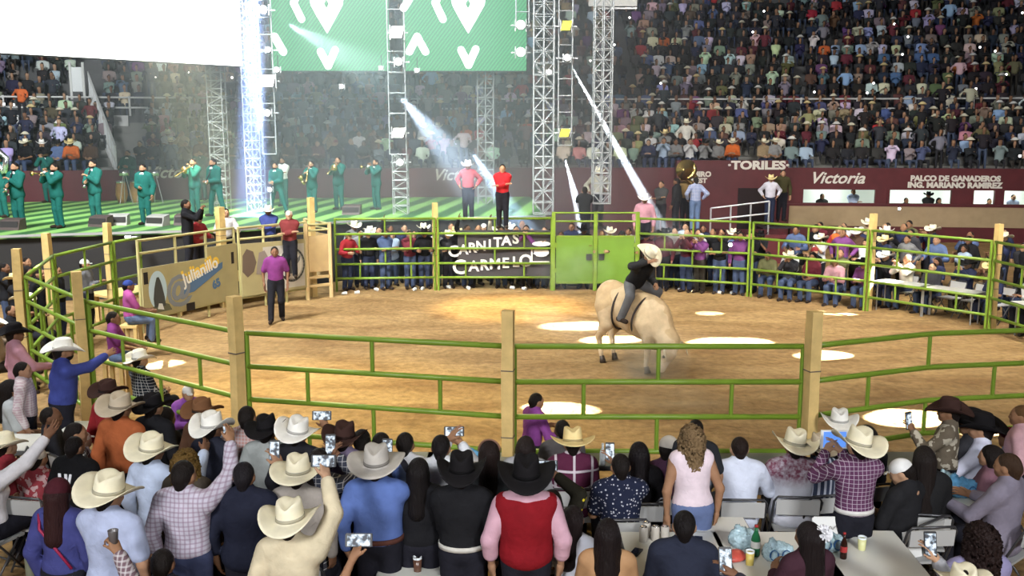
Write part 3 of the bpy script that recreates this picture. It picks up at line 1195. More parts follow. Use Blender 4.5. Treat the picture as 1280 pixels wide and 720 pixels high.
# ------------------------------------------------------------------ bull chute
def chute():
    A, B, Cc, D = (Vector((p.x, p.y, 0)) for p in (at(180, 399, .32), at(298, 371, .34), at(385, 358, .36), at(414, 355, .36)))
    C0 = Vector((at(303, 371, .34).x, at(303, 371, .34).y, 0))

    def board(a, b, z0, zl, zr, label, split=None):
        d = (b - a).normalized()
        nrm = Vector((d.y, -d.x, 0))
        t = put('chute_board', None, label=label, cat='board')
        t.matrix_basis = frame_m(a, d)
        w = (b - a).length
        if split:
            s = w * split
            poly = [(0, z0), (w, z0), (w, zr), (s, zr), (s, zl), (0, zl)]
        else:
            poly = [(0, z0), (w, z0), (w, zr), (0, zl)]
        obj('panel', MB().prism(poly, -.02, .02), OLIVE_BOARD, t)
        return t, w
    t, w = board(A, B, .32, 1.42, 1.66, 'olive painted chute board with a saint and a handwritten sponsor name', .66)
    fm = frame_m
    # the saint in a pale niche
    blue = mat('niche_blue', (.42, .55, .60), .6)
    oval = [(.42 + .26 * math.cos(k * math.pi / 14), .90 + .42 * math.sin(k * math.pi / 14)) for k in range(28)]
    n1 = obj('painted_niche', MB().prism(oval, .021, .024), blue, t)
    robe = mat('robe_paint', (.05, .055, .05), .6)
    obj('painted_saint', MB().prism([(.30, .52), (.62, .52), (.60, .72), (.54, .98), (.50, 1.10), (.46, 1.18), (.40, 1.18), (.36, 1.08), (.32, .95), (.28, .72)], .025, .028), robe, t)
    obj('painted_mound', MB().prism([(.12, .40), (.80, .40), (.72, .54), (.55, .60), (.36, .58), (.2, .52)], .025, .027), mat('mound_paint', (.11, .11, .06), .6), t)
    obj('painted_cloth', MB().prism([(.38, .48), (.56, .44), (.52, .58), (.42, .60)], .029, .031), mat('cloth_paint', (.6, .62, .58), .6), t)
    wht = mat('sign_white', (.78, .76, .68), .6)
    yel = mat('sign_yellow', (.78, .50, .05), .6)
    blu = mat('sign_blue', (.08, .16, .28), .6)
    grey = mat('sign_grey', (.20, .22, .23), .6)
    text('@', .74, Matrix.Translation((1.03, .82, .026)), grey, t, bold=.022, ext=.003)
    rot = Matrix.Rotation(R(15), 4, 'Z')
    base = Matrix.Translation((1.72, 1.03, .024)) @ rot
    obj('blue_underlay', MB().prism([(-.62, -.20), (-.3, -.26), (.72, -.10), (.78, .04), (-.55, .02)], .0, .003, base), blu, t)
    text('Julianillo', .40, Matrix.Translation((1.74, 1.20, .024)) @ rot, yel, t, bold=.016, ext=.002, xs=.92)
    text('Julianillo', .38, Matrix.Translation((1.73, 1.14, .028)) @ rot, wht, t, bold=.008, ext=.003, xs=.92)
    text('65', .26, Matrix.Translation((2.22, .77, .026)) @ rot, blu, t, bold=.015, ext=.003)
    for x, z, sw, sh in ((w * .46, .37, .26, .18), (w * .945, 1.32, .09, .28), (.10, 1.20, .12, .26)):
        obj('hand_hole_shade', MB().box((x, z, .022), (sw, sh, .006)), mat('hole_shade', (.02, .015, .012), .9), t)  # dark patches on the board stand in for the shade inside the holes
    t2, w2 = board(C0, Cc, .34, 1.63, 1.60, 'pale chute board with painted horses and a bull head roundel')
    obj('painted_ground', MB().prism([(.62, .40), (w2 - .1, .40), (w2 - .1, 1.50), (.62, 1.50)], .021, .023), mat('chalk_paint', (.48, .45, .38), .6), t2)
    horse = mat('horse_paint', (.12, .085, .06), .6)
    obj('painted_horse', MB().prism([(.02, .95), (.16, .80), (.34, .92), (.42, 1.15), (.34, 1.42), (.16, 1.50), (.04, 1.34)], .024, .027), horse, t2)
    obj('painted_horse', MB().prism([(.40, .85), (.58, .82), (.74, .95), (.78, 1.20), (.66, 1.42), (.50, 1.38), (.44, 1.10)], .028, .031), mat('horse_paint_grey', (.24, .20, .17), .6), t2)
    cxr = w2 - .48
    ring_ = MB()
    for k in range(28):
        a0, a1 = (k + .06) * math.pi / 14, (k + 1) * math.pi / 14
        ring_.prism([(cxr + r_ * math.cos(a), .98 + r_ * 1.12 * math.sin(a)) for r_, a in ((.34, a0), (.39, a0), (.39, a1), (.34, a1))], .026, .029)
    obj('roundel_ring', ring_, robe, t2)
    obj('roundel_white', MB().prism([(cxr + .30 * math.cos(k * .2244), .98 + .34 * math.sin(k * .2244)) for k in range(28)], .024, .026), wht, t2)
    obj('bull_head_emblem', MB().prism([(cxr + x, .98 + y) for x, y in ((-.07, -.22), (.07, -.22), (.10, -.05), (.24, .10), (.26, .24), (.14, .12), (0, .15), (-.14, .12), (-.26, .24), (-.24, .10), (-.10, -.05))], .027, .030), grey, t2)
    # tubular frame around the boards
    for a, b, lab in ((A, B, 'olive tubular frame over the sponsor board, two people leaning on it'), (C0, Cc, 'olive tubular frame over the horse board')):
        d = (b - a).normalized()
        nrm = Vector((-d.y, d.x, 0)) * .06
        fr = thing('tube_railing', a + nrm, lab, 'frame')
        Lw = (b - a)
        OL = mat('olive_tube', (.40, .36, .16), .45)
        for z in (2.02, 1.74, .30):
            rod('rail', fr, Vector((0, 0, z)), Lw + Vector((0, 0, z)), .03, OL)
        for u in (0.0, .36, .68, 1.0):
            p = Lw * u
            rod('upright', fr, p, p + Vector((0, 0, 2.04)), .035, OL)
    # plywood end box
    t3 = thing('chute_box', Cc, 'orange plywood end box of the bull chute', 'box')
    d = (D - Cc)
    back = Vector((-d.y, d.x, 0)).normalized() * 1.5
    for z0, z1, p, q, nm in ((.72, 1.66, Vector(), d, 'front_sheet'), (.5, 1.66, d, d + back, 'side_sheet')):
        mb = MB()
        mb.bar(p + Vector((0, 0, (z0 + z1) / 2)), q + Vector((0, 0, (z0 + z1) / 2)), .03, z1 - z0)
        obj(nm, mb, PLY, t3)
    for p in (Vector((0, 0, 0)), d, d + back, back):
        beam('corner_post', t3, p, p + Vector((0, 0, 1.98)), .09, PLY)
    for z in (1.95, 1.80):
        rod('top_rail', t3, Vector((0, 0, z)), d + Vector((0, 0, z)), .028, mat('olive_tube', (.40, .36, .16), .45))
        rod('top_rail', t3, d + Vector((0, 0, z)), d + back + Vector((0, 0, z)), .028, mat('olive_tube', (.40, .36, .16), .45))
    for z in (.36, .58):
        beam('foot_rail', t3, Vector((0, 0, z)), d + Vector((0, 0, z)), .07, PLY)
    wood_post(Cc + d * .5 + back * .25, 2.62, 'wooden post rising from the plywood chute box', .14, 0)
    wood_post(at(267, 372, .34) + Vector((.1, .5, 0)), 2.5, 'wooden post between the leaning people on the bull chute', .17, 0)
    # catwalk behind the boards
    nb = Vector((-(D - A).y, (D - A).x, 0)).normalized()
    pl = thing('chute_catwalk', A + nb * .95, 'plank catwalk behind the chute boards', 'platform')
    Lw = D - A
    for k in range(5):
        off = nb * (.12 + .25 * k)
        beam('plank', pl, off + Vector((0, 0, .66)), Lw * .86 + off + Vector((0, 0, .66)), .24, WOOD, .05)
    for u in (.03, .3, .58, .84):
        for k in (.1, 1.1):
            beam('leg', pl, Lw * u + nb * k, Lw * u + nb * k + Vector((0, 0, .64)), .08, WOOD)
    return A, B, C0, Cc, D, nb


CH = chute()

# ------------------------------------------------------------------ the bullring: maroon wall, boxes, tiers
BC = Vector((5, -52, 0))


def arc_pt(r, deg, z=0):     # 0 deg is straight ahead, positive to the right
    a = R(deg)
    return Vector((BC.x + r * math.sin(a), BC.y + r * math.cos(a), z))


def arc_slab(r0, r1, z0, z1, d0, d1, n=40):
    mb = MB()
    vs = []
    for i in range(n + 1):
        d = d0 + (d1 - d0) * i / n
        vs += [arc_pt(r0, d, z0), arc_pt(r1, d, z0), arc_pt(r1, d, z1), arc_pt(r0, d, z1)]
    mb.add(vs, [(0, 1, 2, 3), tuple(4 * n + k for k in (3, 2, 1, 0))] +
           [(4 * i + k, 4 * i + 4 + k, 4 * i + 4 + (k + 1) % 4, 4 * i + (k + 1) % 4) for i in range(n) for k in range(4)])
    return mb


RW = 90.0


def face_deg(px, py, r=RW):
    """angle on the round wall met by a pixel"""
    d = ray(px, py)
    o = Vector((0, 0)) - Vector((BC.x, BC.y))
    dd = Vector((d.x, d.y))
    a, b, c = dd.dot(dd), 2 * o.dot(dd), o.dot(o) - r * r
    t = (-b + math.sqrt(b * b - 4 * a * c)) / (2 * a)
    x, y = d.x * t - BC.x, d.y * t - BC.y
    return math.degrees(math.atan2(x, y)), CAM_H + d.z * t


def bullring():
    DA, DB = -20, 17
    wl = put('wall_back', None, kind='structure', label='round maroon barrier wall of the bullring')
    # windows: (pixel x0, x1, y0, y1)
    wins = []
    for x0, x1, y0, y1 in ((1003, 1095, 233, 252), (1111, 1190, 236, 256), (1216, 1244, 239, 256), (1254, 1300, 239, 260)):
        d0, z1 = face_deg(x0, y0)
        d1, z0 = face_deg(x1, y1)
        wins.append((d0, d1, z0, z1))
    wz0, wz1 = sum(w_[2] for w_ in wins) / 4, sum(w_[3] for w_ in wins) / 4
    obj('wall_foot', arc_slab(RW, RW + .3, 0, wz0, DA, DB, 80), MAROON, wl)
    obj('wall_crown', arc_slab(RW, RW + .3, wz1, 2.86, DA, DB, 80), MAROON, wl)
    obj('sill_strip', arc_slab(RW - .06, RW + .1, wz0 - .09, wz0, wins[0][0] - .4, DB, 30), MAROON, wl)
    tanwall = mat('tan_dado', (.33, .24, .14), .8, 0, .2, 3)
    obj('dado', arc_slab(RW - .04, RW, .6, wz0 - .09, wins[0][0] - .3, DB, 30), tanwall, wl)
    cur = DA
    for (d0, d1, _, _) in wins + [(DB, DB, 0, 0)]:
        if d0 > cur:
            obj('wall_pier', arc_slab(RW, RW + .3, wz0, wz1, cur, d0, max(2, int((d0 - cur)))), MAROON, wl)
        cur = d1
    lit = mat('room_wall', (.70, .74, .68), .8)
    room = put('wall_box', None, kind='structure', label='pale lit rooms behind the box windows')
    d0, d1 = wins[0][0] - .2, DB
    obj('room_back', arc_slab(RW + 2.2, RW + 2.3, .9, 2.36, d0, d1, 20), lit, room)
    obj('room_floor', arc_slab(RW + .3, RW + 2.3, .88, .95, d0, d1, 20), lit, room)
    obj('room_ceiling', arc_slab(RW + .3, RW + 2.3, 2.30, 2.36, d0, d1, 20), lit, room)
    for i, (a, b, _, _) in enumerate(wins):
        l = area_light('box_room_lamp', arc_pt(RW + 1.2, (a + b) / 2, 2.26), arc_pt(RW + 2.0, (a + b) / 2, 1.5), .8, 50, (.92, 1.0, .95))
        w = put('window_%d' % (i + 1), None, kind='structure', label='lit window opening of the boxes')
        for z in (wz0, wz1):
            obj('window_frame', arc_slab(RW - .03, RW + .06, z - .03, z + .03, a, b, 4), MAROON, w)
        for k in (a, b):
            obj('window_frame', arc_slab(RW - .03, RW + .06, wz0, wz1, k - .03, k + .03, 1), MAROON, w)
        # dark bits in the room: bottles and a hat stand on the counter
    # taller block of the TORILES gate
    ta, tz = face_deg(846, 197, RW - .4)
    tb, _ = face_deg(985, 197, RW - .4)
    tor = put('wall_gate', None, kind='structure', label='taller maroon block of wall with the TORILES lettering')
    obj('gate_block', arc_slab(RW - .5, RW - .02, 0, 3.16, ta, tb, 8), MAROON, tor)
    dk = mat('opening_shade', (.012, .004, .005), .8)
    g0, _ = face_deg(922, 250, RW - .5)
    g1, _ = face_deg(962, 250, RW - .5)
    obj('gate_opening_shade', arc_slab(RW - .53, RW - .5, 0, 2.1, g0, g1, 3), dk, tor)  # solid dark sheet on the block, its colour stands for the shade inside
    letter = mat('letter_white', (.66, .62, .55), .7)

    def sign(px, py, body, wpx, cap, r=RW, shear=0, bold=.02, mname=letter):
        d, z = face_deg(px, py, r - .02)
        p = arc_pt(r - .03, d, z)
        s = FPX / (p.y * CP)
        xd = arc_pt(1, d + 90) - BC
        o = text(body, cap / s / .70, frame_m(p, xd), mname, wl, shear=shear, bold=bold, ext=.008)
        xs = [v.co.x for v in o.data.vertices]
        k = (wpx / s) / (max(xs) - min(xs))
        o.matrix_basis = o.matrix_basis @ Matrix.Diagonal((k, 1, 1, 1))
        return o
    sign(1046, 223, 'Victoria', 64, 14, shear=.35, bold=.012)
    sign(1194, 223.5, 'PALCO DE GANADEROS', 108, 6.6, bold=.016)
    sign(1193, 231.8, 'ING. MARIANO RAMIREZ', 114, 6.6, bold=.016)
    sign(215, 216, 'Victoria', 62, 14, shear=.35, bold=.012)
    sign(572, 219, 'Victoria', 60, 14, shear=.35, bold=.012)
    sign(948, 207, '·TORILES·', 76, 10, RW - .5, bold=.02)
    sign(857, 210, 'ING.', 20, 5, RW - .5, bold=.012)
    sign(868, 218, 'CASIMIRO', 42, 6.2, RW - .5, bold=.014)
    sign(872, 226, 'WEST', 24, 5.6, RW - .5, bold=.012)
    # lower tier
    lo = put('lower_stand', None, kind='structure', label='concrete steps of the lower stand')
    for k in range(7):
        r0 = RW + .3 + .75 * k if k else RW + .3
        obj('step', arc_slab(r0, r0 + .78, 2.4, 2.62 + .31 * k, DA, DB, 60), CONCRETE, lo)
    rr = RW + .3 + .75 * 6.6
    par = put('wall_parapet', None, kind='structure', label='whitewashed parapet under the railing of the upper stand')
    for a in np.arange(-20, 17, 2.5):
        obj('parapet', arc_slab(rr, rr + .2, 4.3, 4.92, a + .12, a + 2.2, 3), WHITEWASH, par)
    obj('aisle', arc_slab(rr + .2, rr + 1.5, 4.3, 4.62, DA, DB, 60), CONCRETE, lo)
    rail = put('upper_railing', None, label='white tubular railing along the front of the upper stand', cat='railing')
    for z in (5.66, 5.24):
        mb = MB()
        mb.tube([arc_pt(rr + .1, d, z) for d in np.linspace(DA, DB, 70)], .04, 6)
        obj('rail', mb, WHITEWASH, rail, True)
    for d in np.arange(-20, 17, 1.45):
        rod('baluster', rail, arc_pt(rr + .1, d, 4.9), arc_pt(rr + .1, d, 5.72), .05, WHITEWASH, 6)
    up = put('upper_stand', None, kind='structure', label='concrete steps of the upper stand')
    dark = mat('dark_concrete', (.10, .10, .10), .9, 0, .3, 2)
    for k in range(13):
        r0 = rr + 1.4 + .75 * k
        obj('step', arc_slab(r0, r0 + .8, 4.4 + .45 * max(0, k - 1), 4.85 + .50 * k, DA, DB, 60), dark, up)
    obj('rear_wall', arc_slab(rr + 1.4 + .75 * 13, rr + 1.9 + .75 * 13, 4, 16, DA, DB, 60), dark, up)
    return rr


RR = bullring()


# white mesh stair cage dividing the stands on the left
def stair_cage():
    t = put('stair_cage', None, label='white wire mesh stair railing running down the stand on the left', cat='railing')
    net = mat('wire_mesh_white', (.70, .72, .72), .6)
    ds, _ = face_deg(148, 200, RW + 1)
    dt, _ = face_deg(110, 80, RR + 1.5)
    lo_ = arc_pt(RW + .5, ds, 0)
    hi_ = arc_pt(RR + 1.2, dt, 0)
    for k in range(9):
        u = k / 8
        p = lo_.lerp(hi_, u)
        zb = 2.6 + 2.2 * u
        rod('baluster', t, p + Vector((0, 0, zb)), p + Vector((0, 0, zb + 1.15 + .8 * u)), .035, WHITEWASH, 6)
    for dz, dz2 in ((.15, .15), (.55, .8), (1.15, 1.95)):
        rod('rail', t, lo_ + Vector((0, 0, 2.6 + dz)), hi_ + Vector((0, 0, 4.8 + dz2)), .045, WHITEWASH, 6)
    mb = MB()
    for k in range(70):
        u = k / 69
        p = lo_.lerp(hi_, u)
        mb.bar(p + Vector((0, 0, 2.65 + 2.2 * u)), p + Vector((0, 0, 3.7 + 3.05 * u)), .012, .012)
    for k in range(12):
        v = k / 11
        mb.bar(lo_ + Vector((0, 0, 2.65 + 1.05 * v)), hi_ + Vector((0, 0, 4.85 + 1.9 * v)), .012, .012)
    obj('wire_netting', mb, net, t, kind='stuff')
    for px in (90, 106):
        d, _ = face_deg(px, 100, RR + .8)
        p = arc_pt(RR + .5, d)
        rod('gate_post', t, p + Vector((0, 0, 4.6)), p + Vector((0, 0, 7.1)), .06, WHITEWASH, 6)
    d0, _ = face_deg(90, 100, RR + .8)
    d1, _ = face_deg(106, 100, RR + .8)
    obj('gate_panel', arc_slab(RR + .48, RR + .52, 5.9, 6.9, d0, d1, 1), net, t)


stair_cage()


# ------------------------------------------------------------------ stage
ZS = 1.76


def stage():
    m, nt, N, L, b = nodes_of('stage_floor')
    tc = N.new('ShaderNodeTexCoord')
    mp = N.new('ShaderNodeMapping')
    mp.inputs['Rotation'].default_value = (0, 0, R(7))
    L.new(tc.outputs['Object'], mp.inputs['Vector'])
    w = N.new('ShaderNodeTexWave')
    w.inputs['Scale'].default_value = .33
    w.inputs['Distortion'].default_value = .8
    w.inputs['Detail'].default_value = 3
    w.inputs['Detail Scale'].default_value = .6
    L.new(mp.outputs[0], w.inputs['Vector'])
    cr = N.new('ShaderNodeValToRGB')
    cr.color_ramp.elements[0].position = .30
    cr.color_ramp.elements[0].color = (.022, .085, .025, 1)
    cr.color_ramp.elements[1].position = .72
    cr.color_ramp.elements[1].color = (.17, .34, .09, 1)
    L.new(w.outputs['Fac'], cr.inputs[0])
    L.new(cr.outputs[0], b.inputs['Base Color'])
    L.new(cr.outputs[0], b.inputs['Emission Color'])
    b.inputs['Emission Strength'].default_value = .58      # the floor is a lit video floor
    b.inputs['Roughness'].default_value = .5
    front = [at(px, py, ZS) for px, py in ((-150, 300), (60, 292), (292, 286), (470, 273), (682, 269))]
    back = [arc_pt(RW - .35, d) for d in np.linspace(face_deg(662, 240)[0], face_deg(-150, 240)[0], 10)]
    poly = [(p.x, p.y) for p in front] + [(p.x, p.y) for p in back]
    t = put('stage', None, label='raised concert stage with a lit green striped floor', cat='stage')
    obj('deck', MB().prism(poly, ZS - .10, ZS), m, t)
    obj('stage_skirt', MB().prism([(x * .998, y + .12) for x, y in poly], 0, ZS - .10), mat('skirt_black', (.018, .017, .017), .8), t)
    mb = MB()
    for i in range(len(front) - 1):
        obj('edge_trim', MB().bar(front[i] + Vector((0, -.03, -.03)), front[i + 1] + Vector((0, -.03, -.03)), .06), STEEL, t)
    # dark fascia boxes: sub-woofers in front of the stage
    for i, px in enumerate((-50, 6, 62, 118, 174, 232, 288)):
        f = at(px, 310 if px < 120 else 303, 1.05)
        s = thing('subwoofer', (f.x, f.y - .15, 0), 'black loudspeaker cabinet under the stage front, %s' % ('beyond the left edge', 'leftmost in view', 'second from the left', 'third from the left', 'fourth from the left', 'fifth from the left', 'nearest the bull chute')[i], 'loudspeaker', 'black loudspeaker cabinets below the stage edge')
        obj('cabinet', MB().box((0, 0, .62), (1.15, .7, 1.2)), BLACK, s)
        obj('grille', MB().box((0, -.36, .62), (1.05, .03, 1.05)), mat('grille', (.035, .03, .032), .6), s)
        for x in (-.45, .45):
            obj('handle', MB().box((x, -.38, 1.12), (.16, .02, .05)), STEEL, s)
    # wedge monitors on the edge
    for px, py, lab in ((16, 287, 'dark wedge monitor at the left end of the stage'), (126, 283, 'brown wedge monitor beside a clarinet player'),
                        (148, 281, 'pale equipment case on the stage edge'), (197, 282, 'white lamp case at the singer\'s feet'), (232, 281, 'small dark wedge monitor right of the singer'),
                        (440, 268, 'wedge monitor in the haze')):
        p = at(px, py, ZS)
        s = thing('wedge_monitor', (p.x, p.y, ZS), lab, 'monitor', None, random.uniform(-.3, .3))
        s.scale = (.72, .72, .72)
        c = mat('case_grey', (.32, .31, .29), .6) if 'pale' in lab or 'white' in lab else mat('monitor_brown', (.07, .05, .045), .6)
        obj('cabinet', MB().add([(-.38, -.25, 0), (.38, -.25, 0), (.38, .25, 0), (-.38, .25, 0), (-.38, -.12, .36), (.38, -.12, .36), (.38, .25, .42), (-.38, .25, .42)],
                                [(3, 2, 1, 0), (4, 5, 6, 7), (0, 1, 5, 4), (1, 2, 6, 5), (2, 3, 7, 6), (3, 0, 4, 7)]), c, s)
        obj('grille', MB().box((0, -.2, .19), (.68, .03, .26), None), mat('grille', (.035, .03, .032), .6), s)
    lamp = mat('lamp_white', (1, 1, 1), .3, emit=(.95, 1, 1), estr=3)
    for px, py, wh_ in ((163, 288, 'left of the singer'), (172, 289, 'at the singer\'s feet'), (85, 287, 'right of the second player'), (72, 286, 'at the second player\'s feet')):
        p = at(px, py + 3, ZS - .02)
        s = thing('footlight', (p.x, p.y - .1, ZS - .12), 'small white footlight on the stage edge, ' + wh_, 'lamp', 'white footlights along the stage edge')
        obj('housing', MB().box((0, 0, 0), (.22, .12, .12)), BLACK, s)
        obj('lens', MB().box((0, -.065, .01), (.16, .02, .06)), lamp, s)


stage()


# ------------------------------------------------------------------ video screens
def screens():
    wm = mat('screen_white', (1, 1, 1), .5, emit=(1, 1, 1), estr=2.6)
    a, b = aty(-30, 64, 25.2), aty(303, 83, 31.2)
    d = (b - a)
    d.z = 0
    t = put('video_screen', None, label='large blank white video screen at the upper left', cat='screen')
    zb = (a.z + b.z) / 2
    ln = d.length
    t.matrix_basis = frame_m((a.x, a.y, zb), d)
    obj('lit_face', MB().box((ln / 2, 2.6, 0), (ln, 5.2, .02)), wm, t)
    obj('cabinet', MB().box((ln / 2, 2.6, -.14), (ln + .06, 5.26, .22)), BLACK, t)
    # green screens
    m, nt, N, L, bs = nodes_of('screen_green')
    tc = N.new('ShaderNodeTexCoord')
    mp = N.new('ShaderNodeMapping')
    mp.inputs['Rotation'].default_value = (0, 0, R(38))
    L.new(tc.outputs['Object'], mp.inputs['Vector'])
    wv = N.new('ShaderNodeTexWave')
    wv.inputs['Scale'].default_value = 3.2
    wv.inputs['Distortion'].default_value = .4
    L.new(mp.outputs[0], wv.inputs['Vector'])
    cr = N.new('ShaderNodeValToRGB')
    cr.color_ramp.elements[0].color = (.015, .33, .115, 1)
    cr.color_ramp.elements[1].color = (.045, .56, .20, 1)
    L.new(wv.outputs['Fac'], cr.inputs[0])
    bs.inputs['Base Color'].default_value = (.01, .02, .01, 1)
    L.new(cr.outputs[0], bs.inputs['Emission Color'])
    bs.inputs['Emission Strength'].default_value = .95

    def bar(mb, p, q, w):
        p, q = Vector((*p, 0)), Vector((*q, 0))
        d_ = (q - p).normalized()
        n_ = Vector((-d_.y, d_.x, 0)) * w / 2
        pts = []
        for k in range(7):
            an = math.pi / 2 + math.pi * k / 6
            pts.append(p + d_ * (w / 2) * math.cos(an) + n_ * math.sin(an))
        for k in range(7):
            an = -math.pi / 2 + math.pi * k / 6
            pts.append(q + d_ * (w / 2) * math.cos(an) + n_ * math.sin(an))
        mb.prism([(v.x, v.y) for v in pts], .012, .018)
    for x0, x1, cx, y, lab in ((340, 487, 410, 33.6, 'green video screen left of the lamp ladder, washed out by haze'), (505, 658, 585, 33.2, 'vivid green video screen right of the lamp ladder')):
        bl = aty(x0, 90, y)
        br = aty(x1, 87, y)
        w = br.x - bl.x
        t = put('video_screen', None, label=lab, cat='screen')
        t.matrix_basis = frame_m((bl.x, y, (bl.z + br.z) / 2), (1, 0, 0))
        obj('lit_face', MB().box((w / 2, 2.4, 0), (w, 4.8, .02)), m, t)
        obj('cabinet', MB().box((w / 2, 2.4, -.14), (w + .05, 4.85, .22)), BLACK, t)
        k = FPX / (y * CP)          # pixels per metre
        c = (cx - x0) / k
        hgt = lambda py: (89 - py) / k
        dia = [(c - .56, hgt(0)), (c - .53, hgt(10)), (c - .36, hgt(22)), (c, hgt(44)), (c + .36, hgt(22)), (c + .55, hgt(10)), (c + .58, hgt(0)), (c + .45, hgt(-16)), (c, hgt(-26)), (c - .45, hgt(-16))]
        syms = [MB().prism(dia, .012, .018)]
        s5 = 1 / k
        if lab.startswith('green'):
            syms.append(MB())
            bar(syms[-1], (c - 40 * s5, hgt(8)), (c - 31 * s5, hgt(27)), .24)
            bar(syms[-1], (c - 40 * s5, hgt(8)), (c - 31 * s5, hgt(-12)), .24)
            syms.append(MB())
            bar(syms[-1], (c - 65 * s5, hgt(48)), (c - 55 * s5, hgt(66)), .26)
            syms.append(MB())
            bar(syms[-1], (c, hgt(83)), (c - 9 * s5, hgt(66)), .24)
            bar(syms[-1], (c, hgt(83)), (c + 9 * s5, hgt(64)), .24)
        else:
            syms.append(MB())
            bar(syms[-1], (c - 40 * s5, hgt(8)), (c - 31 * s5, hgt(27)), .24)
            bar(syms[-1], (c - 40 * s5, hgt(8)), (c - 31 * s5, hgt(-12)), .24)
            syms.append(MB())
            bar(syms[-1], (c - 63 * s5, hgt(48)), (c - 73 * s5, hgt(66)), .24)
            bar(syms[-1], (c - 63 * s5, hgt(48)), (c - 53 * s5, hgt(66)), .24)
            syms.append(MB())
            bar(syms[-1], (c, hgt(82)), (c - 9 * s5, hgt(64)), .24)
            bar(syms[-1], (c, hgt(82)), (c + 9 * s5, hgt(63)), .24)
            syms.append(MB())
            bar(syms[-1], (c - 79 * s5, hgt(14)), (c - 66 * s5, hgt(-6)), .24)
        for k_, m_ in enumerate(syms):
            obj('white_diamond' if k_ == 0 else 'white_chevron', m_, wm, t)
        hole = MB().prism([(c + x, hgt(9) + z) for x, z in ((-.09, 0), (0, -.16), (.09, 0), (0, .16))], .019, .021)
        obj('symbol_eye', hole, m, t)


screens()

# ------------------------------------------------------------------ trusses and lamp ladders
LAMPM = mat('lamp_hot', (1, 1, 1), .3, emit=(1, .97, .9), estr=6)
LAMPY = mat('lamp_yellow', (.8, .8, .05), .3, emit=(.85, .82, .06), estr=.9)


def truss(px0, px1, y, z0, z1, label, ladder=False, step=None, lattice=2):
    xl = aty(px0, 130, y).x
    xr = aty(px1, 130, y).x
    w = xr - xl
    t = thing('lamp_ladder' if ladder else 'truss_tower', ((xl + xr) / 2, y, z0), label, 'truss')
    dep = 0 if ladder else w
    h = z1 - z0
    rows = [0] if ladder else [-dep / 2, dep / 2]
    r = .024 if ladder else .020
    for yy in rows:
        for x in (-w / 2, w / 2) if ladder or lattice == 1 else (-w / 2, 0, w / 2):
            rod('chord', t, (x, yy, 0), (x, yy, h), r, TRUSS, 6)
    step = step or (w * (1.25 if ladder else .5 * 1.15))
    n = max(1, int(round(h / step)))
    step = h / n
    for k in range(n + 1):
        z = k * step
        for yy in rows:
            rod('rung', t, (-w / 2, yy, z), (w / 2, yy, z), r * .75, TRUSS, 6)
        if not ladder:
            for x in (-w / 2, w / 2):
                rod('side_rung', t, (x, -dep / 2, z), (x, dep / 2, z), r * .75, TRUSS, 6)
        if k < n and not ladder:
            for yy in rows:
                if lattice == 2:
                    s = 1 if k % 2 else -1
                    for a, b in ((-w / 2, 0), (w / 2, 0)):
                        rod('diagonal_brace', t, (a if s > 0 else b, yy, z), (b if s > 0 else a, yy, z + step), r * .65, TRUSS, 5)
                else:
                    rod('diagonal_brace', t, (-w / 2 if k % 2 else w / 2, yy, z), (w / 2 if k % 2 else -w / 2, yy, z + step), r * .65, TRUSS, 5)
    return t


truss(667, 692, 28.5, 1.9, 9.6, 'front lattice tower in the middle, left of the yellow lamps')
truss(742, 764, 28.5, 2.2, 9.6, 'lattice tower crossed by the white light beam')
truss(597, 617, 34.2, 1.7, 6.4, 'lattice tower below the right corner of the green screen')
truss(262, 280, 31.6, 1.7, 6.7, 'lattice tower below the right end of the white screen', lattice=1)
truss(306, 325, 30.5, 1.8, 9.8, 'lattice tower inside the blue light column')
truss(490, 508, 30.0, 1.75, 3.6, 'short lattice tower foot behind the trumpet player in the haze', lattice=1)
LAD = [truss(326, 343, 30.2, 3.6, 9.8, 'lamp ladder at the left edge of the green screens', True),
       truss(486, 507, 30.0, 3.6, 9.8, 'lamp ladder between the two green screens', True),
       truss(645, 661, 31.0, 7.5, 9.9, 'lamp ladder hanging at the right edge of the green screens', True),
       truss(698, 715, 28.3, 3.9, 9.6, 'lamp ladder with yellow lamps right of the front tower', True)]


def stage_lamp(px, py, y, w, hh, yellow=False, label='', mount='bar'):
    p = aty(px, py, y)
    t = thing('stage_lamp', p, label, 'lamp', 'stage lamps on the ladders')
    mb = MB()
    if yellow or w > .35:
        k = w * .25
        mb.add([(-w / 2 + k / 2, 0, hh / 2), (w / 2 + k / 2, 0, hh / 2), (w / 2 - k / 2, 0, -hh / 2), (-w / 2 - k / 2, 0, -hh / 2)], [(0, 3, 2, 1)])
        body = MB().box((0, .09, 0), (w * 1.05, .16, hh * 1.05))
    else:
        M = Matrix.Rotation(R(90), 4, 'X')
        mb.lathe([(.001, .02), (w / 2 * .7, .015), (w / 2, 0)], 16, M, cap=False)
        body = MB().lathe([(w / 2 * 1.1, -.01), (w / 2 * 1.1, -.18), (w / 2 * .7, -.26)], 14, M)
    obj('lens', mb, LAMPY if yellow else LAMPM, t)
    obj('housing', body, BLACK, t)
    if mount == 'bar':
        obj('bracket', MB().box((0, .20, 0), (.62, .035, .035)).box((0, .14, 0), (.05, .14, .05)), STEEL, t)
    elif mount == 'up':
        obj('hanger', MB().box((0, .16, .22), (.02, .02, .44)), BLACK, t)
    else:
        obj('stand', MB().box((0, .12, -.42), (.04, .04, .84)).box((0, .12, -.83), (.4, .3, .03)), STEEL, t)
    obj('yoke', MB().box((-w * .6, .1, 0), (.03, .05, hh * 1.3)).box((w * .6, .1, 0), (.03, .05, hh * 1.3)), STEEL, t)
    return p


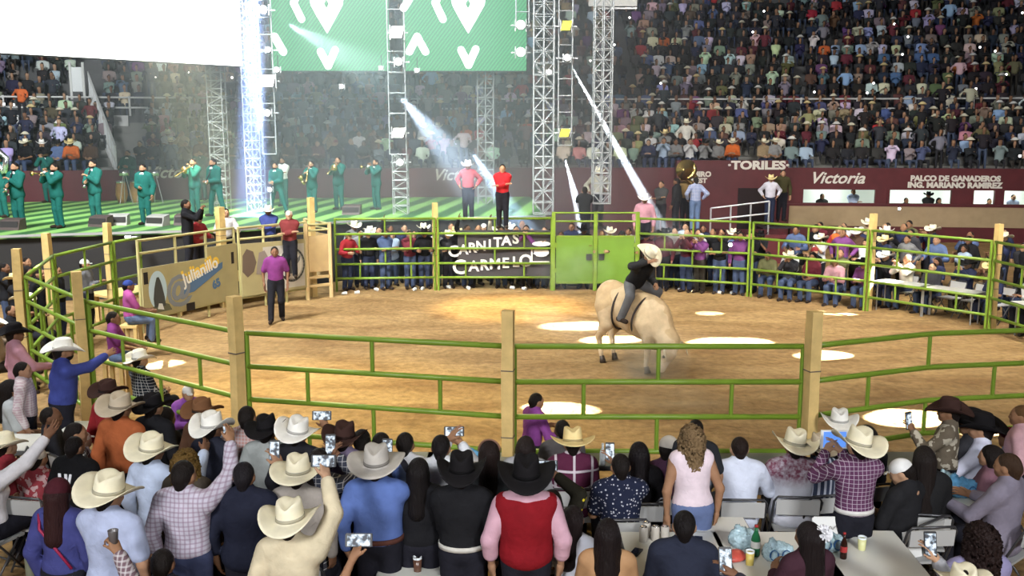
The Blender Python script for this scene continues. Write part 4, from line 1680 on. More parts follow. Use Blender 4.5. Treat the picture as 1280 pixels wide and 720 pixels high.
for px, py, y, w, hh, ye, lab in (
        (335, 101, 29.9, .36, .34, False, 'large square white lamp at the left of the green screens'), (329, 12, 29.9, .24, .24, False, 'small white lamp high on the left ladder'),
        (334, 141, 29.9, .2, .2, False, 'round white lamp low on the left ladder'), (335, 62, 29.9, .16, .16, False, 'dim small lamp in the middle of the left ladder'),
        (496, 40, 29.7, .36, .34, False, 'topmost square white lamp between the green screens'), (498, 77, 29.7, .23, .23, False, 'round white lamp between the green screens'),
        (498, 166, 29.7, .36, .28, False, 'slanted white lamp below the green screens'), (500, 203, 29.7, .2, .2, False, 'round white lamp just above the trumpet player'),
        (651, 31, 30.7, .28, .28, False, 'upper round lamp at the right edge of the green screen'), (651, 65, 30.7, .28, .28, False, 'lower round lamp at the right edge of the green screen'),
        (708, 32, 28.0, .26, .26, True, 'upper yellow lamp plate right of the front tower'), (706, 166, 28.0, .26, .22, True, 'lower yellow lamp plate right of the front tower'),
        (709, 72, 28.0, .18, .18, False, 'round white lamp between the two yellow plates'), (686, 90, 28.2, .14, .14, False, 'small white lamp inside the front tower'),
        (346, 87, 30.0, .15, .15, False, 'small lamp under the left corner of the green screens'), (427, 108, 33.0, .14, .14, False, 'small bare lamp below the left green screen'),
        (521, 88, 32.8, .14, .14, False, 'small lamp under the right green screen'), (476, 85, 33.0, .13, .13, False, 'small lamp left of the lamp ladder'),
        (337, 237, 30.0, .14, .14, False, 'small white lamp on the stage beside the crouching musician')):
    stage_lamp(px, py, y, w, hh, ye, lab, 'up' if y >= 32.5 or 'under the left corner' in lab else 'down' if 'on the stage' in lab else 'bar')
# roof catwalk seen at the top
cw = thing('roof_panel', aty(766, 2, 33), 'pale roof panel hanging at the top edge right of the towers', 'panel')
obj('sheet', MB().box((0, 0, .15), (1.6, .1, .6)), WHITEWASH, cw)
obj('rail', MB().box((.1, -.04, -.22), (1.4, .06, .05)), STEEL, cw)


# ------------------------------------------------------------------ small things people use
def phone_screen():
    m, nt, N, L, b = nodes_of('phone_screen')
    tc = N.new('ShaderNodeTexCoord')
    n = N.new('ShaderNodeTexNoise')
    n.inputs['Scale'].default_value = 30
    oi = N.new('ShaderNodeObjectInfo')
    ad = N.new('ShaderNodeVectorMath')
    L.new(tc.outputs['Object'], ad.inputs[0])
    L.new(oi.outputs['Location'], ad.inputs[1])
    L.new(ad.outputs[0], n.inputs['Vector'])
    cr = N.new('ShaderNodeValToRGB')
    e = cr.color_ramp.elements
    e[0].position, e[0].color = .40, (.03, .035, .05, 1)
    e[1].position, e[1].color = .56, (.85, .92, 1.0, 1)
    k = e.new(.48)
    k.color = (.35, .45, .55, 1)
    L.new(n.outputs['Fac'], cr.inputs[0])
    L.new(cr.outputs[0], b.inputs['Emission Color'])
    b.inputs['Emission Strength'].default_value = 1.0
    b.inputs['Base Color'].default_value = (.02, .02, .02, 1)
    return m


PSCR = phone_screen()
PH_BODY = MB().prism([(-.033, -.078), (.033, -.078), (.038, -.073), (.038, .073), (.033, .078), (-.033, .078), (-.038, .073), (-.038, -.073)], -.0045, .0045).mesh('phone')
PH_SCR = MB().box((0, 0, .005), (.066, .132, .002)).mesh('screen')
PH_SCR2 = MB().box((0, 0, .005), (.066, .132, .002)).mesh('screen')


def phone(pos, toward, label, land=False, roll=0, scale=1.15, group=None):
    """screen faces the point 'toward'"""
    z = (Vector(toward) - Vector(pos)).normalized()
    x = Vector((0, 0, 1)).cross(z).normalized()
    y = z.cross(x)
    M = Matrix(((x.x, y.x, z.x, pos[0]), (x.y, y.y, z.y, pos[1]), (x.z, y.z, z.z, pos[2]), (0, 0, 0, 1)))
    M = M @ Matrix.Rotation(R(roll + (90 if land else 0)), 4, 'Z') @ Matrix.Scale(scale, 4)
    o = put('phone', PH_BODY, BLACK, label=label, cat='phone', group=group, M=M)
    put('screen', PH_SCR, PSCR, o)
    return o


# ------------------------------------------------------------------ foreground public
def head_frame(pose, lean, twist, side, head):
    T = Matrix.Translation((0, 0, .93 if pose == 'stand' else .52)) @ Matrix.Rotation(R(side), 4, 'Y') @ Matrix.Rotation(R(-lean), 4, 'X') @ Matrix.Rotation(R(twist), 4, 'Z')
    return T @ Matrix.Translation((0, -.004, 1.475 - .93)) @ Matrix.Rotation(R(lean * .75), 4, 'X') @ Matrix.Rotation(R(-side * .6), 4, 'Y') @ \
        Matrix.Rotation(R(head[0]), 4, 'Z') @ Matrix.Rotation(R(head[1]), 4, 'X')


CHAIRS = []
WRIST = {}


def wall_of(o):
    return o


def fg(px, py, label, pose='stand', s=1.0, yaw=0, shirt=(.5, .5, .5), pants=(.015, .015, .022), hat=None, rh=None, lh=None, phone_hand=None, phone_label=None, land=False,
       lean=0, twist=0, side=0, head=(0, 0), chair=True, scr=None, pw={}, z0=0.0, **kw):
    geo = {k: kw.pop(k) for k in ('female', 'bulk', 'sleeve', 'hand', 'spread', 'legs', 'untucked', 'vest', 'skirt', 'jacket') if k in kw}
    Hd = head_frame(pose, lean, twist, side, head)
    top = Hd @ Vector((0, 0, .262 if isinstance(hat, str) and hat not in ('cap', 'beanie') else .228))
    P = at(px, py, top.z * s + z0)
    Rz = Matrix.Rotation(R(yaw), 3, 'Z')
    off = Rz @ Vector((top.x * s, top.y * s, 0))
    loc = Vector((P.x - off.x, P.y - off.y, z0))

    def tgt(h):
        if h is None:
            return None
        if len(h) == 4:      # already in the person's own frame
            return Vector(h[:3])
        W = aty(h[0], h[1], P.y + h[2])
        return (Rz.inverted() @ (W - loc)) / s
    G = person_geo(pose=pose, lean=lean, twist=twist, side=side, head=head, rh=tgt(rh), lh=tgt(lh), res=.0175, **geo)
    t = {k: v for k, v in G.items() if k.startswith('_')}
    for k, v in G.items():
        if not k.startswith('_'):
            t[k] = geo_mesh(k if k != 'body' else 'person', v)
    o = person(t, loc, yaw, s, shirt=shirt, pants=pants, hat=hat, label=label, eyes=abs(yaw) > 50, **kw)
    WRIST[label] = [(loc + Rz @ (q[0] * s), Rz @ q[1]) for q in t['_wr']]
    if phone_hand is not None:
        Wr, fd = t['_wr'][0 if phone_hand == 'r' else 1]
        pos = loc + Rz @ ((Wr + fd * .12) * s) + Vector((0, -.012, .03))
        eye = loc + Rz @ ((Hd @ Vector((0, .1, .1))) * s)
        eye = pos + Vector(scr or (.0, -1, .25))
        phone(pos, eye, phone_label, land, scale=1.2)
    if pose == 'sit' and chair:
        CHAIRS.append((loc, yaw, label))
    return o


PLAID_L = own_mat('cloth_fine_plaid', 'plaid', (.25, .16, .22), scale=28)
PLAID_M = own_mat('cloth_window_plaid', 'windowpane', (.62, .56, .60), scale=5.5)
CHECK_D = own_mat('cloth_dark_check', 'windowpane', (.55, .55, .55), scale=22)
GINGHAM = own_mat('cloth_gingham', 'plaid', (.62, .60, .60), scale=30)
FLORAL = own_mat('cloth_floral', 'floral', (.45, .45, .50), scale=34)
CAMO = own_mat('cloth_camo', 'camo', (.42, .38, .30), scale=9)

STRIPE = own_mat('cloth_stripe', 'stripe', (.55, .57, .66), scale=16)
VINE = own_mat('cloth_smiley_sleeve', 'floral', (.75, .62, .04), scale=14)

# --- left end of the picture
fg(78, 423, 'bearded man in cream hat and blue shirt reaching out to the corner post', s=1.05, yaw=-55, shirt=(.045, .06, .24), hat='white', rh=(134, 444, .30), lean=6, beard=True, hatscale=1.1, hattilt=(-4, 0), bulk=1.2)
fg(17, 404, 'man in black hat and pink shirt at the left edge, behind the blue shirt', s=1.0, yaw=-50, shirt=(.52, .27, .33), hat='black', hatscale=1.1, rh=(.15, .38, 1.1, 0))
fg(27, 452, 'dark haired boy in pale plaid shirt facing right beside the blue shirt', s=.92, yaw=-75, shirt=(.45, .33, .36), smat=GINGHAM, hair='short')
fg(12, 474, 'long haired woman in grey tee shirt seen in profile at the left edge', 'sit', 1.05, -65, (.42, .44, .44), hair='long', female=True, sleeve='short', untucked=True)
fg(62, 508, 'dark skinned man facing right under the blue shirted back', 'sit', 1.03, -70, (.02, .02, .024), hair='buzz', skin=(.14, .07, .04))
fg(93, 528, 'boy in black jacket with grey plaid yoke left of the orange shirt', 'sit', 1.02, -60, (.045, .05, .055), smat=CHECK_D, hair='short')
fg(103, 540, 'child in white cap between the blue shirt and the red shirt', 'sit', .80, -40, (.5, .5, .5), hat=('cap', (.62, .58, .46)), z0=.12)
fg(134, 474, 'man in dark brown hat and red shirt behind the orange shirt', s=.98, yaw=-30, shirt=(.30, .025, .03), hat='dark brown')
fg(149, 492, 'man in straw hat and rust orange shirt seen from behind', s=1.02, yaw=-18, shirt=(.36, .10, .035), hat='tan', hatscale=1.12, hattilt=(0, 6), bulk=1.12, pants=(.03, .03, .04))
fg(190, 492, 'person in black hat and black jacket right of the orange shirt', s=.97, yaw=-20, shirt=(.012, .012, .014), hat='black', hatscale=1.05)
fg(205, 508, 'dark haired woman with round face right of the orange shirt', 'sit', 1.06, -35, (.02, .018, .02), hair='bob', female=True, rh=(222, 560, .3), phone_hand='r', phone_label='phone with a blue lit screen held low beside brown hair', land=True)
fg(-22, 556, 'woman at the left edge stretching a white sleeved arm upward', 'sit', 1.08, -20, (.60, .58, .60), hair='long', female=True, rh=(60, 545, .15), bulk=.95)
fg(5, 540, 'person in cream hat cut by the left edge', 'sit', 1.0, -30, (.25, .03, .04), hat='cream')
fg(45, 560, 'person in beige cap and red print behind the white sleeve', 'sit', .96, -10, (.25, .04, .05), hat=('cap', (.5, .45, .38)), smat=own_mat('cloth_red_print', 'print', (.45, .3, .3), scale=16))
g_ = fg(92, 545, 'broad person in black tee shirt with white print on the back', s=.90, yaw=-15, shirt=(.006, .006, .007), hair='short', hcol=(.008, .006, .006), bulk=1.25, sleeve='short', untucked=True)
fg(72, 600, 'woman in dark red beanie and navy top with red strap', s=.99, yaw=-8, shirt=(.05, .055, .19), hair='long', hat=('beanie', (.06, .012, .018)), hcol=(.03, .012, .012), female=True, bulk=1.05)
fg(136, 592, 'man in large cream hat and pale blue short sleeved shirt, bottom left', s=1.05, yaw=-14, shirt=(.40, .45, .62), hat='cream', hatscale=1.16, sleeve='short', hattilt=(2, 8), bulk=1.12, head=(-6, -6), untucked=True, lh=(.0, .25, 1.0, 0))
fg(188, 543, 'man in cream hat and light blue shirt left of the plaid back', s=1.0, yaw=-22, shirt=(.46, .53, .68), hat='cream', hatscale=1.1, hattilt=(0, 10), rh=(255, 566, .35), untucked=True)
fg(228, 575, 'man in pale plaid shirt raising his right arm, bottom left', s=1.05, yaw=-8, shirt=(.50, .47, .55), smat=PLAID_L, rh=(288, 555, .35), hair='short', pants=(.05, .06, .12), bulk=1.05)
fg(264, 516, 'person in tilted white hat filming above the dark jacket', s=1.0, yaw=-25, shirt=(.02, .022, .035), hat='white', hatkind='curl', hatscale=1.08, rh=(281, 558, .3), phone_hand='r', phone_label='phone with turquoise picture beside the tilted white hat')
fg(252, 497, 'person in brown leather hat behind the tilted white hat', s=1.0, yaw=-30, shirt=(.10, .05, .03), hat='brown')
fg(232, 562, 'woman with olive brown hair between two cream hats', s=.99, yaw=-10, shirt=(.05, .04, .03), hair='curly', hcol=(.13, .075, .02), female=True)
fg(308, 507, 'dark haired man in pink gingham below the left near post', s=1.0, yaw=-5, shirt=(.55, .30, .27), smat=GINGHAM, hair='short')
fg(333, 519, 'person in black hat and grey shirt beside the pink gingham', s=.99, yaw=-8, shirt=(.30, .32, .31), hat='black', hatscale=1.08, hattilt=(0, -6), untucked=True)
fg(371, 522, 'person in white hat holding up a phone to the right', s=1.0, yaw=-15, shirt=(.02, .02, .025), hat='white', hatscale=1.1, hattilt=(0, 12), rh=(409, 536, .3), phone_hand='r', phone_label='dark phone held sideways above the white hat', land=True)
fg(372, 571, 'person in cream hat behind a raised bare arm', s=.99, yaw=-5, shirt=(.30, .27, .24), hat='cream', hatscale=1.15, hatkind='wide')
fg(378, 592, 'dark haired person under the cream hat, in a dark print shirt', 'sit', 1.18, -5, (.05, .05, .06), smat=CHECK_D, hair='short', rh=(352, 585, .2), phone_hand='r', sleeve='short', phone_label='phone with red case beside the grey shirted back')
fg(304, 577, 'dark haired man in navy shirt left of the cream shirt', s=1.02, yaw=2, shirt=(.014, .016, .030), hair='short', hcol=(.012, .010, .012), bulk=1.12, untucked=True, sleeve='rolled')
fg(362, 626, 'man in cream hat and cream shirt raising a phone, bottom', s=1.03, yaw=-5, shirt=(.60, .52, .36), hat='cream', hatscale=1.12, rh=(409, 600, .3), phone_hand='r', phone_label='phone held sideways by the cream sleeve', land=True, hattilt=(0, -3), bulk=1.05, untucked=True, pw={})
fg(430, 528, 'person in dark brown hat and lavender shirt', s=1.0, yaw=-12, shirt=(.25, .20, .30), hat='dark brown', hatscale=1.08, hattilt=(0, 4))
fg(398, 560, 'person in dark plaid sleeves filming with both hands up', s=.98, yaw=-8, shirt=(.06, .065, .09), smat=CHECK_D, hair='short', rh=(424, 572, .25), lh=(412, 574, .25), phone_hand='r', phone_label='upright phone with blue screen held in two hands')
fg(470, 559, 'broad man in grey felt hat and blue denim shirt with brown belt', s=1.04, yaw=-4, shirt=(.10, .16, .40), hat='grey', hatscale=1.16, hatkind='wide', rh=(492, 580, .42), phone_hand='r', phone_label='upright phone above the grey felt hat brim', bulk=1.2, belt=((.10, .04, .03), .210), hattilt=(3, 0))
for px, py, lab, sc in ((452, 536, 'dark head behind the grey felt hat, left one', .97), (476, 540, 'dark head behind the grey felt hat, middle one', .99), (506, 540, 'dark head in white shirt behind the grey felt hat', .97)):
    fg(px, py, lab, s=sc, yaw=-6, shirt=(.60, .60, .62) if 'white' in lab else (.03, .03, .04), hair='short')
fg(523, 572, 'long haired woman in black between denim and black shirts', s=.99, yaw=-5, shirt=(.010, .010, .012), hair='long', hcol=(.010, .008, .008), female=True, bulk=1.15)
fg(551, 543, 'man in white shirt filming over his head', s=1.0, yaw=-6, shirt=(.66, .67, .70), hair='short', hcol=(.010, .008, .008), rh=(577, 556, .3), lh=(560, 552, .3), phone_hand='r', phone_label='bright phone held sideways above the white shirted man', land=True, bulk=1.05)
fg(577, 568, 'man in black hat and black shirt with white belt', s=1.03, yaw=-2, shirt=(.011, .011, .013), hat='black', hatscale=1.14, bulk=1.1, belt=((.55, .53, .48), .194), lh=(.0, .25, 1.0, 0), hatkind='curl')
fg(612, 549, 'long haired woman with headband filming in a dark jacket', s=.97, yaw=-5, shirt=(.03, .033, .035), hair='waist', hcol=(.016, .010, .009), female=True, rh=(612, 596, .02), phone_hand='r', phone_label='upright phone in front of the long haired woman', scr=(0, -1, .3))
fg(658, 573, 'man in black hat with red vest over a pink shirt', s=1.05, yaw=0, shirt=(.55, .33, .40), hat='black', hatscale=1.2, bulk=1.15, vest=True, vestc=(.20, .008, .013), sleeve='rolled', hattilt=(4, 0))
fg(657, 545, 'dark long haired person left of the straw hat', 'sit', 1.0, -8, shirt=(.3, .3, .31), hair='bob', hcol=(.02, .014, .013), jackc=(.03, .03, .03))
fg(703, 524, 'dark skinned person in grey jacket behind the straw hat', 'sit', 1.0, 5, (.12, .11, .11), hair='buzz', skin=(.10, .05, .035))
fg(716, 536, 'man in yellow straw hat and maroon window plaid shirt', 'sit', 1.03, 0, (.09, .018, .045), smat=PLAID_M, hat='straw', hatscale=1.14, hatkind='wide', hattilt=(-12, 0), bulk=1.1, untucked=True)
fg(690, 612, 'person hidden by the red vest raising a sleeve of yellow smileys', 'sit', 1.0, -4, (.02, .018, .012), smat=VINE, hair='long', female=True, rh=(697, 596, .2), phone_hand='r', phone_label='white lit phone held sideways right of the black hat', land=True)
fg(776, 567, 'man in navy floral shirt seen from behind', 'sit', 1.06, 3, (.014, .018, .040), smat=FLORAL, hair='short', bulk=1.12, sleeve='short', untucked=True, rh=(771, 582, .35), phone_hand='r', phone_label='black phone raised above the floral shirted man')
fg(799, 552, 'woman with smooth black hair beside the floral shirt', 'sit', 1.05, 0, (.012, .011, .013), hair='long', hcol=(.010, .008, .009), female=True)
fg(864, 531, 'woman with curly light brown hair in pale pink sleeveless top', s=1.0, yaw=8, shirt=(.70, .58, .63), hair='curly', hcol=(.20, .13, .065), female=True, sleeve='sleeveless', lean=12, bulk=1.12, pants=(.12, .16, .30), untucked=False)
fg(836, 545, 'person in pale cap and maroon check left of the curly haired woman', 'sit', 1.05, 15, (.06, .025, .05), hat=('cap', (.50, .46, .40)), head=(-50, 0))
fg(870, 524, 'man in dark grey tee shirt behind the curly haired woman', s=.92, yaw=-15, shirt=(.028, .03, .035), hair='short', sleeve='short')
fg(925, 545, 'short haired man in white shirt on a folding chair', 'sit', 1.07, -2, (.62, .66, .78), hair='buzz', hcol=(.018, .011, .009), bulk=1.12, sleeve='rolled', untucked=True, rh=(.28, .34, .72, 0), lh=(-.28, .34, .72, 0), pants=(.05, .06, .10))
fg(994, 538, 'man in cream hat with maroon print on his white shirt', 'sit', 1.07, -4, (.60, .61, .68), smat=own_mat('cloth_printed_yoke_seated', 'band', (.16, .05, .08), scale=.80), hat='cream', hatscale=1.16, hattilt=(-4, 8), bulk=1.15, untucked=True, rh=(.2, .34, .72, 0), lh=(-.2, .34, .72, 0))
fg(1026, 541, 'person in tan hat and blue striped shawl between cream hats', 'sit', 1.04, 10, (.04, .05, .085), hat='tan', smat=STRIPE)
fg(1050, 512, 'person in white hat farthest back near the right post', 'sit', 1.0, -10, (.05, .05, .06), hat='white', hatscale=1.1, chair=False)
fg(1074, 537, 'person in cream hat and purple plaid shirt filming with a tablet', s=1.0, yaw=6, shirt=(.10, .035, .085), smat=own_mat('cloth_small_plaid', 'windowpane', (.42, .36, .42), scale=26), hat='cream', hatscale=1.24, hattilt=(0, 10), rh=(1052, 566, .3), lh=(1032, 566, .3), bulk=1.02, belt=((.65, .63, .60), .182))
fg(1084, 531, 'dark haired woman behind the purple plaid shirt', 'sit', 1.06, 10, (.012, .012, .014), hair='long', female=True)
fg(1121, 574, 'person in white cap and dark jacket looking down', 'sit', 1.04, 35, (.016, .016, .018), hat=('cap', (.74, .74, .73)), head=(25, -25))
fg(1156, 557, 'woman with very long black hair and black coat', 'sit', 1.09, -10, (.014, .014, .015), hair='waist', hcol=(.016, .012, .011), female=True, bulk=1.25, untucked=True)
fg(1188, 498, 'man in brown hat and camouflage shirt filming to the left', s=.95, yaw=62, shirt=(.13, .105, .075), smat=CAMO, hat='dark brown', hatscale=1.12, lh=(1142, 540, .1), phone_hand='l', phone_label='dark phone held out left in front of the white light pool', scr=(.5, -1, .2))
fg(1228, 517, 'man in black hat and white shirt with folded arms at the table', 'sit', 1.09, 58, (.62, .63, .76), hat='black', hatscale=1.16, bulk=1.1, rh=(.1, .40, .78, 0), lh=(-.1, .40, .80, 0))
fg(1216, 512, 'person in black hat behind the white shirted man', 'sit', 1.1, 40, (.03, .03, .035), hat='black', hatscale=1.1, chair=False)
fg(1240, 556, 'dark haired girl in profile behind the grey purple shirt', 'sit', .98, 60, (.20, .10, .13), hair='bob', female=True)
fg(1262, 566, 'man with short brown hair in grey purple shirt facing left', 'sit', 1.10, 40, (.20, .18, .23), hair='short', hcol=(.045, .025, .015), bulk=1.12, untucked=True, rh=(.2, .36, .76, 0), lh=(-.15, .40, .76, 0))
fg(1264, 534, 'person in dark red cap near the right edge', 'sit', 1.0, 40, (.30, .30, .36), hat=('cap', (.12, .012, .02)))
fg(1278, 506, 'person in pink print shirt cut by the right edge', s=.95, yaw=60, shirt=(.50, .30, .33), hair='short', hcol=(.10, .05, .02))
fg(1226, 654, 'person with thick dark hair and lavender shirt at the bottom right', 'sit', 1.12, 12, (.26, .24, .40), hair='curly', hcol=(.018, .010, .009), chair=False)
fg(1206, 706, 'person in cream hat cut by the bottom edge', 'sit', 1.02, 0, (.3, .3, .32), hat='cream', rh=(1172, 702, .3), phone_hand='r', phone_label='upright phone with a bright picture at the lower right', chair=False)
fg(1012, 652, 'woman with white flower in her dark hair', 'sit', 1.05, 18, (.05, .02, .03), hair='waist', hcol=(.014, .010, .010), female=True, lh=(968, 716, .2), chair=False)
fg(856, 638, 'dark haired man in dark blue shirt filming at the white table', 'sit', 1.08, -8, (.022, .026, .045), hair='short', hcol=(.010, .008, .008), bulk=1.1, untucked=True, rh=(886, 704, .22), phone_hand='r', phone_label='bright phone held sideways over the white table', land=True, sleeve='rolled', chair=False, scr=(0, -1, .35))
fg(760, 648, 'woman with long black hair and bare tan shoulders', 'sit', 1.06, -6, (.02, .014, .014), hair='long', hcol=(.013, .009, .009), female=True, sleeve='bare', skin=(.42, .24, .12), bulk=1.12, chair=False)
fg(716, 632, 'woman with dark hair and white ruffled top beside the red vest', 'sit', 1.02, -30, (.62, .64, .72), hair='long', female=True, sleeve='short', chair=False, hcol=(.014, .009, .009))
fg(202, 686, 'dark head at the bottom edge under the plaid shirt', 'sit', 1.0, 0, (.02, .02, .03), hair='short', chair=False)
fg(150, 724, 'person below the edge raising a dark cup', 'sit', 1.0, 0, (.16, .10, .12), smat=GINGHAM, hair='short', rh=(143, 678, .12), hand=('fist', 'relaxed'), chair=False)
fg(452, 738, 'person below the edge raising a phone', 'sit', 1.0, 0, (.03, .03, .04), hair='short', lh=(440, 700, .12), phone_hand='l', phone_label='phone with bright screen at the bottom edge below the denim shirt', land=True, sleeve='short', chair=False, scr=(0, -1, .4))
fg(925, 745, 'person below the edge behind a resting phone', 'sit', 1.0, 0, (.03, .03, .04), hair='short', rh=(922, 722, .10), phone_hand='r', phone_label='phone standing upright at the bottom edge before the table', chair=False, scr=(0, -1, .4))

# white print on the black tee shirt, red strap, flower, headband, tablet, cup
for o_, _, _ in PEOPLE:
    if o_['label'].startswith('broad person in black tee'):
        M = Matrix.Translation((-.02, -.158, 1.27)) @ Matrix.Rotation(R(90), 4, 'X')
        text('H/', .16, M, mat('print_white', (.75, .76, .8), .7), o_, bold=.008, ext=.004, name='back_print')
    if o_['label'].startswith('woman in dark red beanie'):
        obj('strap', MB().tube([(-.14, -.07, 1.44), (-.10, -.135, 1.34), (.02, -.142, 1.20), (.14, -.12, 1.02)], .012, 6), mat('strap_red', (.30, .015, .06), .6), o_, True)
    if 'white flower' in o_['label']:
        mb = MB()
        for k in range(90):
            d = Vector((random.gauss(0, 1), random.gauss(0, 1), random.gauss(0, 1))).normalized()
            c = Vector((.062, -.09, 1.225))
            mb.tube([c, c + d * .068], [.010, .008], 4)
        obj('hair_flower', mb, mat('petal_white', (.80, .80, .84), .7), o_)
    if 'with headband' in o_['label']:
        Hd = head_frame('stand', 0, 0, 0, (0, 0))
        obj('headband', MB().tube([Hd @ Vector((.100 * math.cos(a), -.02, .125 + .105 * math.sin(a))) for a in np.linspace(0, math.pi, 12)], .010, 6), mat('band_tan', (.16, .08, .05), .6), o_, True)
    if 'filming with a tablet' in o_['label']:
        p = o_.location
        q = aty(1043, 549, p.y + .36)
        tb = thing('tablet', q, 'tablet with vivid blue picture held before the cream hat', 'tablet')
        obj('case', MB().box((0, 0, 0), (.26, .015, .18)), WHITE_PLASTIC, tb)
        obj('screen', MB().box((0, -.009, 0), (.21, .004, .15)), mat('tablet_blue', (.02, .03, .05), .3, emit=(.12, .30, .85), estr=1.1), tb)
    if 'raising a dark cup' in o_['label']:
        w_ = WRIST[o_['label']][0]
        q = w_[0] + w_[1] * .10 + Vector((0, 0, .03))
        cp_ = thing('drinking_cup', q, 'dark drinking cup raised before the pale blue shirt', 'cup')
        obj('cup_wall', MB().lathe([(.028, -.06), (.036, .05), (.037, .055), (.033, .05), (.026, -.055)], 16), mat('cup_smoke', (.12, .11, .11), .25), cp_, True)
        obj('drink', MB().lathe([(.001, .03), (.033, .03)], 16, cap=False), mat('cola', (.03, .01, .006), .15), cp_)
# paper wristbands on raised wrists
for o_, _, _ in list(PEOPLE):
    l_ = o_.get('label', '')
    if any(k in l_ for k in ('dark plaid sleeves', 'yellow smileys', 'under the cream hat', 'reaching out to the corner', 'cream shirt raising a phone')):
        W_, d_ = WRIST[l_][0]
        Ri = Matrix.Rotation(-o_.rotation_euler.z, 3, 'Z')
        c_ = Ri @ (W_ - o_.location) / o_.scale.x
        d_ = Ri @ d_
        obj('wristband', MB().tube([c_ - d_ * .034, c_ - d_ * .012], .047, 14), mat('band_yellow', (.72, .66, .28), .5), o_, True, label='pale yellow paper wristband')


# ------------------------------------------------------------------ folding chairs
def chair_proto():
    P = {}
    P['seat'] = MB().prism([(-.20, -.19), (.20, -.19), (.21, .20), (-.21, .20)], .43, .455).mesh('seat')
    P['backrest'] = MB().add([(-.21, -.275, .64), (.21, -.275, .64), (.21, -.295, .80), (-.21, -.295, .80), (-.21, -.255, .64), (.21, -.255, .64), (.21, -.275, .80), (-.21, -.275, .80)],
                             [(3, 2, 1, 0), (4, 5, 6, 7), (0, 1, 5, 4), (1, 2, 6, 5), (2, 3, 7, 6), (3, 0, 4, 7)]).mesh('backrest')
    P['back_frame'] = MB().tube([(-.23, .22, .01), (-.23, -.12, .45), (-.23, -.27, .78), (-.20, -.29, .83), (.20, -.29, .83), (.23, -.27, .78), (.23, -.12, .45), (.23, .22, .01)], .0125, 6).mesh('back_frame', True)
    P['rear_leg'] = MB().tube([(-.215, .12, .44), (-.215, -.24, .01)], .011, 6).tube([(.215, .12, .44), (.215, -.24, .01)], .011, 6).tube([(-.215, -.2, .06), (.215, -.2, .06)], .009, 6).mesh('rear_leg', True)
    return P


CHP = chair_proto()
CHAIR_N = [0]


def chair(loc, yaw, label, group='metal folding chairs'):
    t = thing('folding_chair', loc, label, 'chair', group, R(yaw))
    put('seat', CHP['seat'], mat('chair_seat', (.34, .34, .33), .5), t)
    put('backrest', CHP['backrest'], mat('chair_back', (.42, .42, .41), .45), t)
    put('back_frame', CHP['back_frame'], mat('chair_dark_tube', (.08, .08, .085), .35, .6), t)
    put('rear_leg', CHP['rear_leg'], mat('chair_dark_tube', (.08, .08, .085), .35, .6), t)
    return t


for loc, yaw, lab in CHAIRS:
    short = ' '.join(lab.split()[:9])
    chair(loc, yaw, 'grey folding chair under the ' + short)
p = at(1165, 660, .83)
c_ = chair((p.x, p.y + .3, 0), 4, 'empty grey folding chair behind the phone, lower right')
p = at(1140, 690, .5)
pn = thing('menu_board', (p.x, p.y, 0), 'small white printed card leaning on the empty chair', 'card', None, .4)
obj('card', MB().box((0, 0, .55), (.20, .012, .30), Matrix.Rotation(R(-14), 3, 'X')), WHITE_PLASTIC, pn)


# ------------------------------------------------------------------ tables and what stands on them
def table(cx, cy, w, d, label, z=.74, rz=0, group=None, tm=None):
    t = thing('folding_table', (cx, cy, 0), label, 'table', group, rz)
    top = obj('tabletop', MB().box((0, 0, z - .02), (w, d, .04)), tm or mat('table_white', (.68, .67, .61), .35, 0, .05, 3), t)
    obj('edge_band', MB().box((0, -d / 2 - .004, z - .035), (w, .012, .05)).box((-w / 2 - .004, 0, z - .035), (.012, d, .05)).box((w / 2 + .004, 0, z - .035), (.012, d, .05)), mat('table_edge', (.10, .10, .10), .5), t)
    for x in (-w / 2 + .08, w / 2 - .08):
        for y in (-d / 2 + .1, d / 2 - .1):
            rod('leg', t, (x, y, 0), (x, y, z - .04), .016, STEEL)
    return t


def T(px, py):
    return at(px, py, .74)


a0 = T(845, 690)
b0 = T(965, 690)
c0 = T(1075, 692)
table(a0.x, a0.y - .1, .88, 1.05, 'white folding table with four pale cans, bottom centre')
table(b0.x + .02, b0.y - .1, .92, 1.05, 'cream folding table with ice bags and green bottle')
table(c0.x + .03, c0.y - .05, .84, 1.10, 'white folding table with cola bottle, bottom right', rz=-.05)
q = T(905, 664)
table(q.x, q.y + .15, .50, .35, 'small table end behind the cream table', .74)
q = T(1195, 622)
table(q.x + .15, q.y + .2, .95, .80, 'white table with blue ice bags before the grey purple shirt')
q = T(516, 702)
table(q.x, q.y, .55, .9, 'narrow table between the denim and black shirts')
q = T(30, 552)
table(q.x, q.y, .9, .6, 'pale table at the left edge under the white sleeve')
q = T(108, 540)
table(q.x, q.y + .2, .7, .5, 'pale table left of the rust orange shirt')
for px, lab in ((480, 'pale table at the fence behind the dark heads'), (600, 'grey table at the fence beside the middle wooden post'), (745, 'grey table at the fence behind the floral shirt'), (960, 'table at the fence behind the white shirts'), (1130, 'white table at the fence left of the camouflage shirt')):
    q = T(px, 577)
    table(q.x, q.y + .1, 1.2, .45, lab, tm=mat('table_grey', (.22, .22, .19), .5, 0, .2, 3))

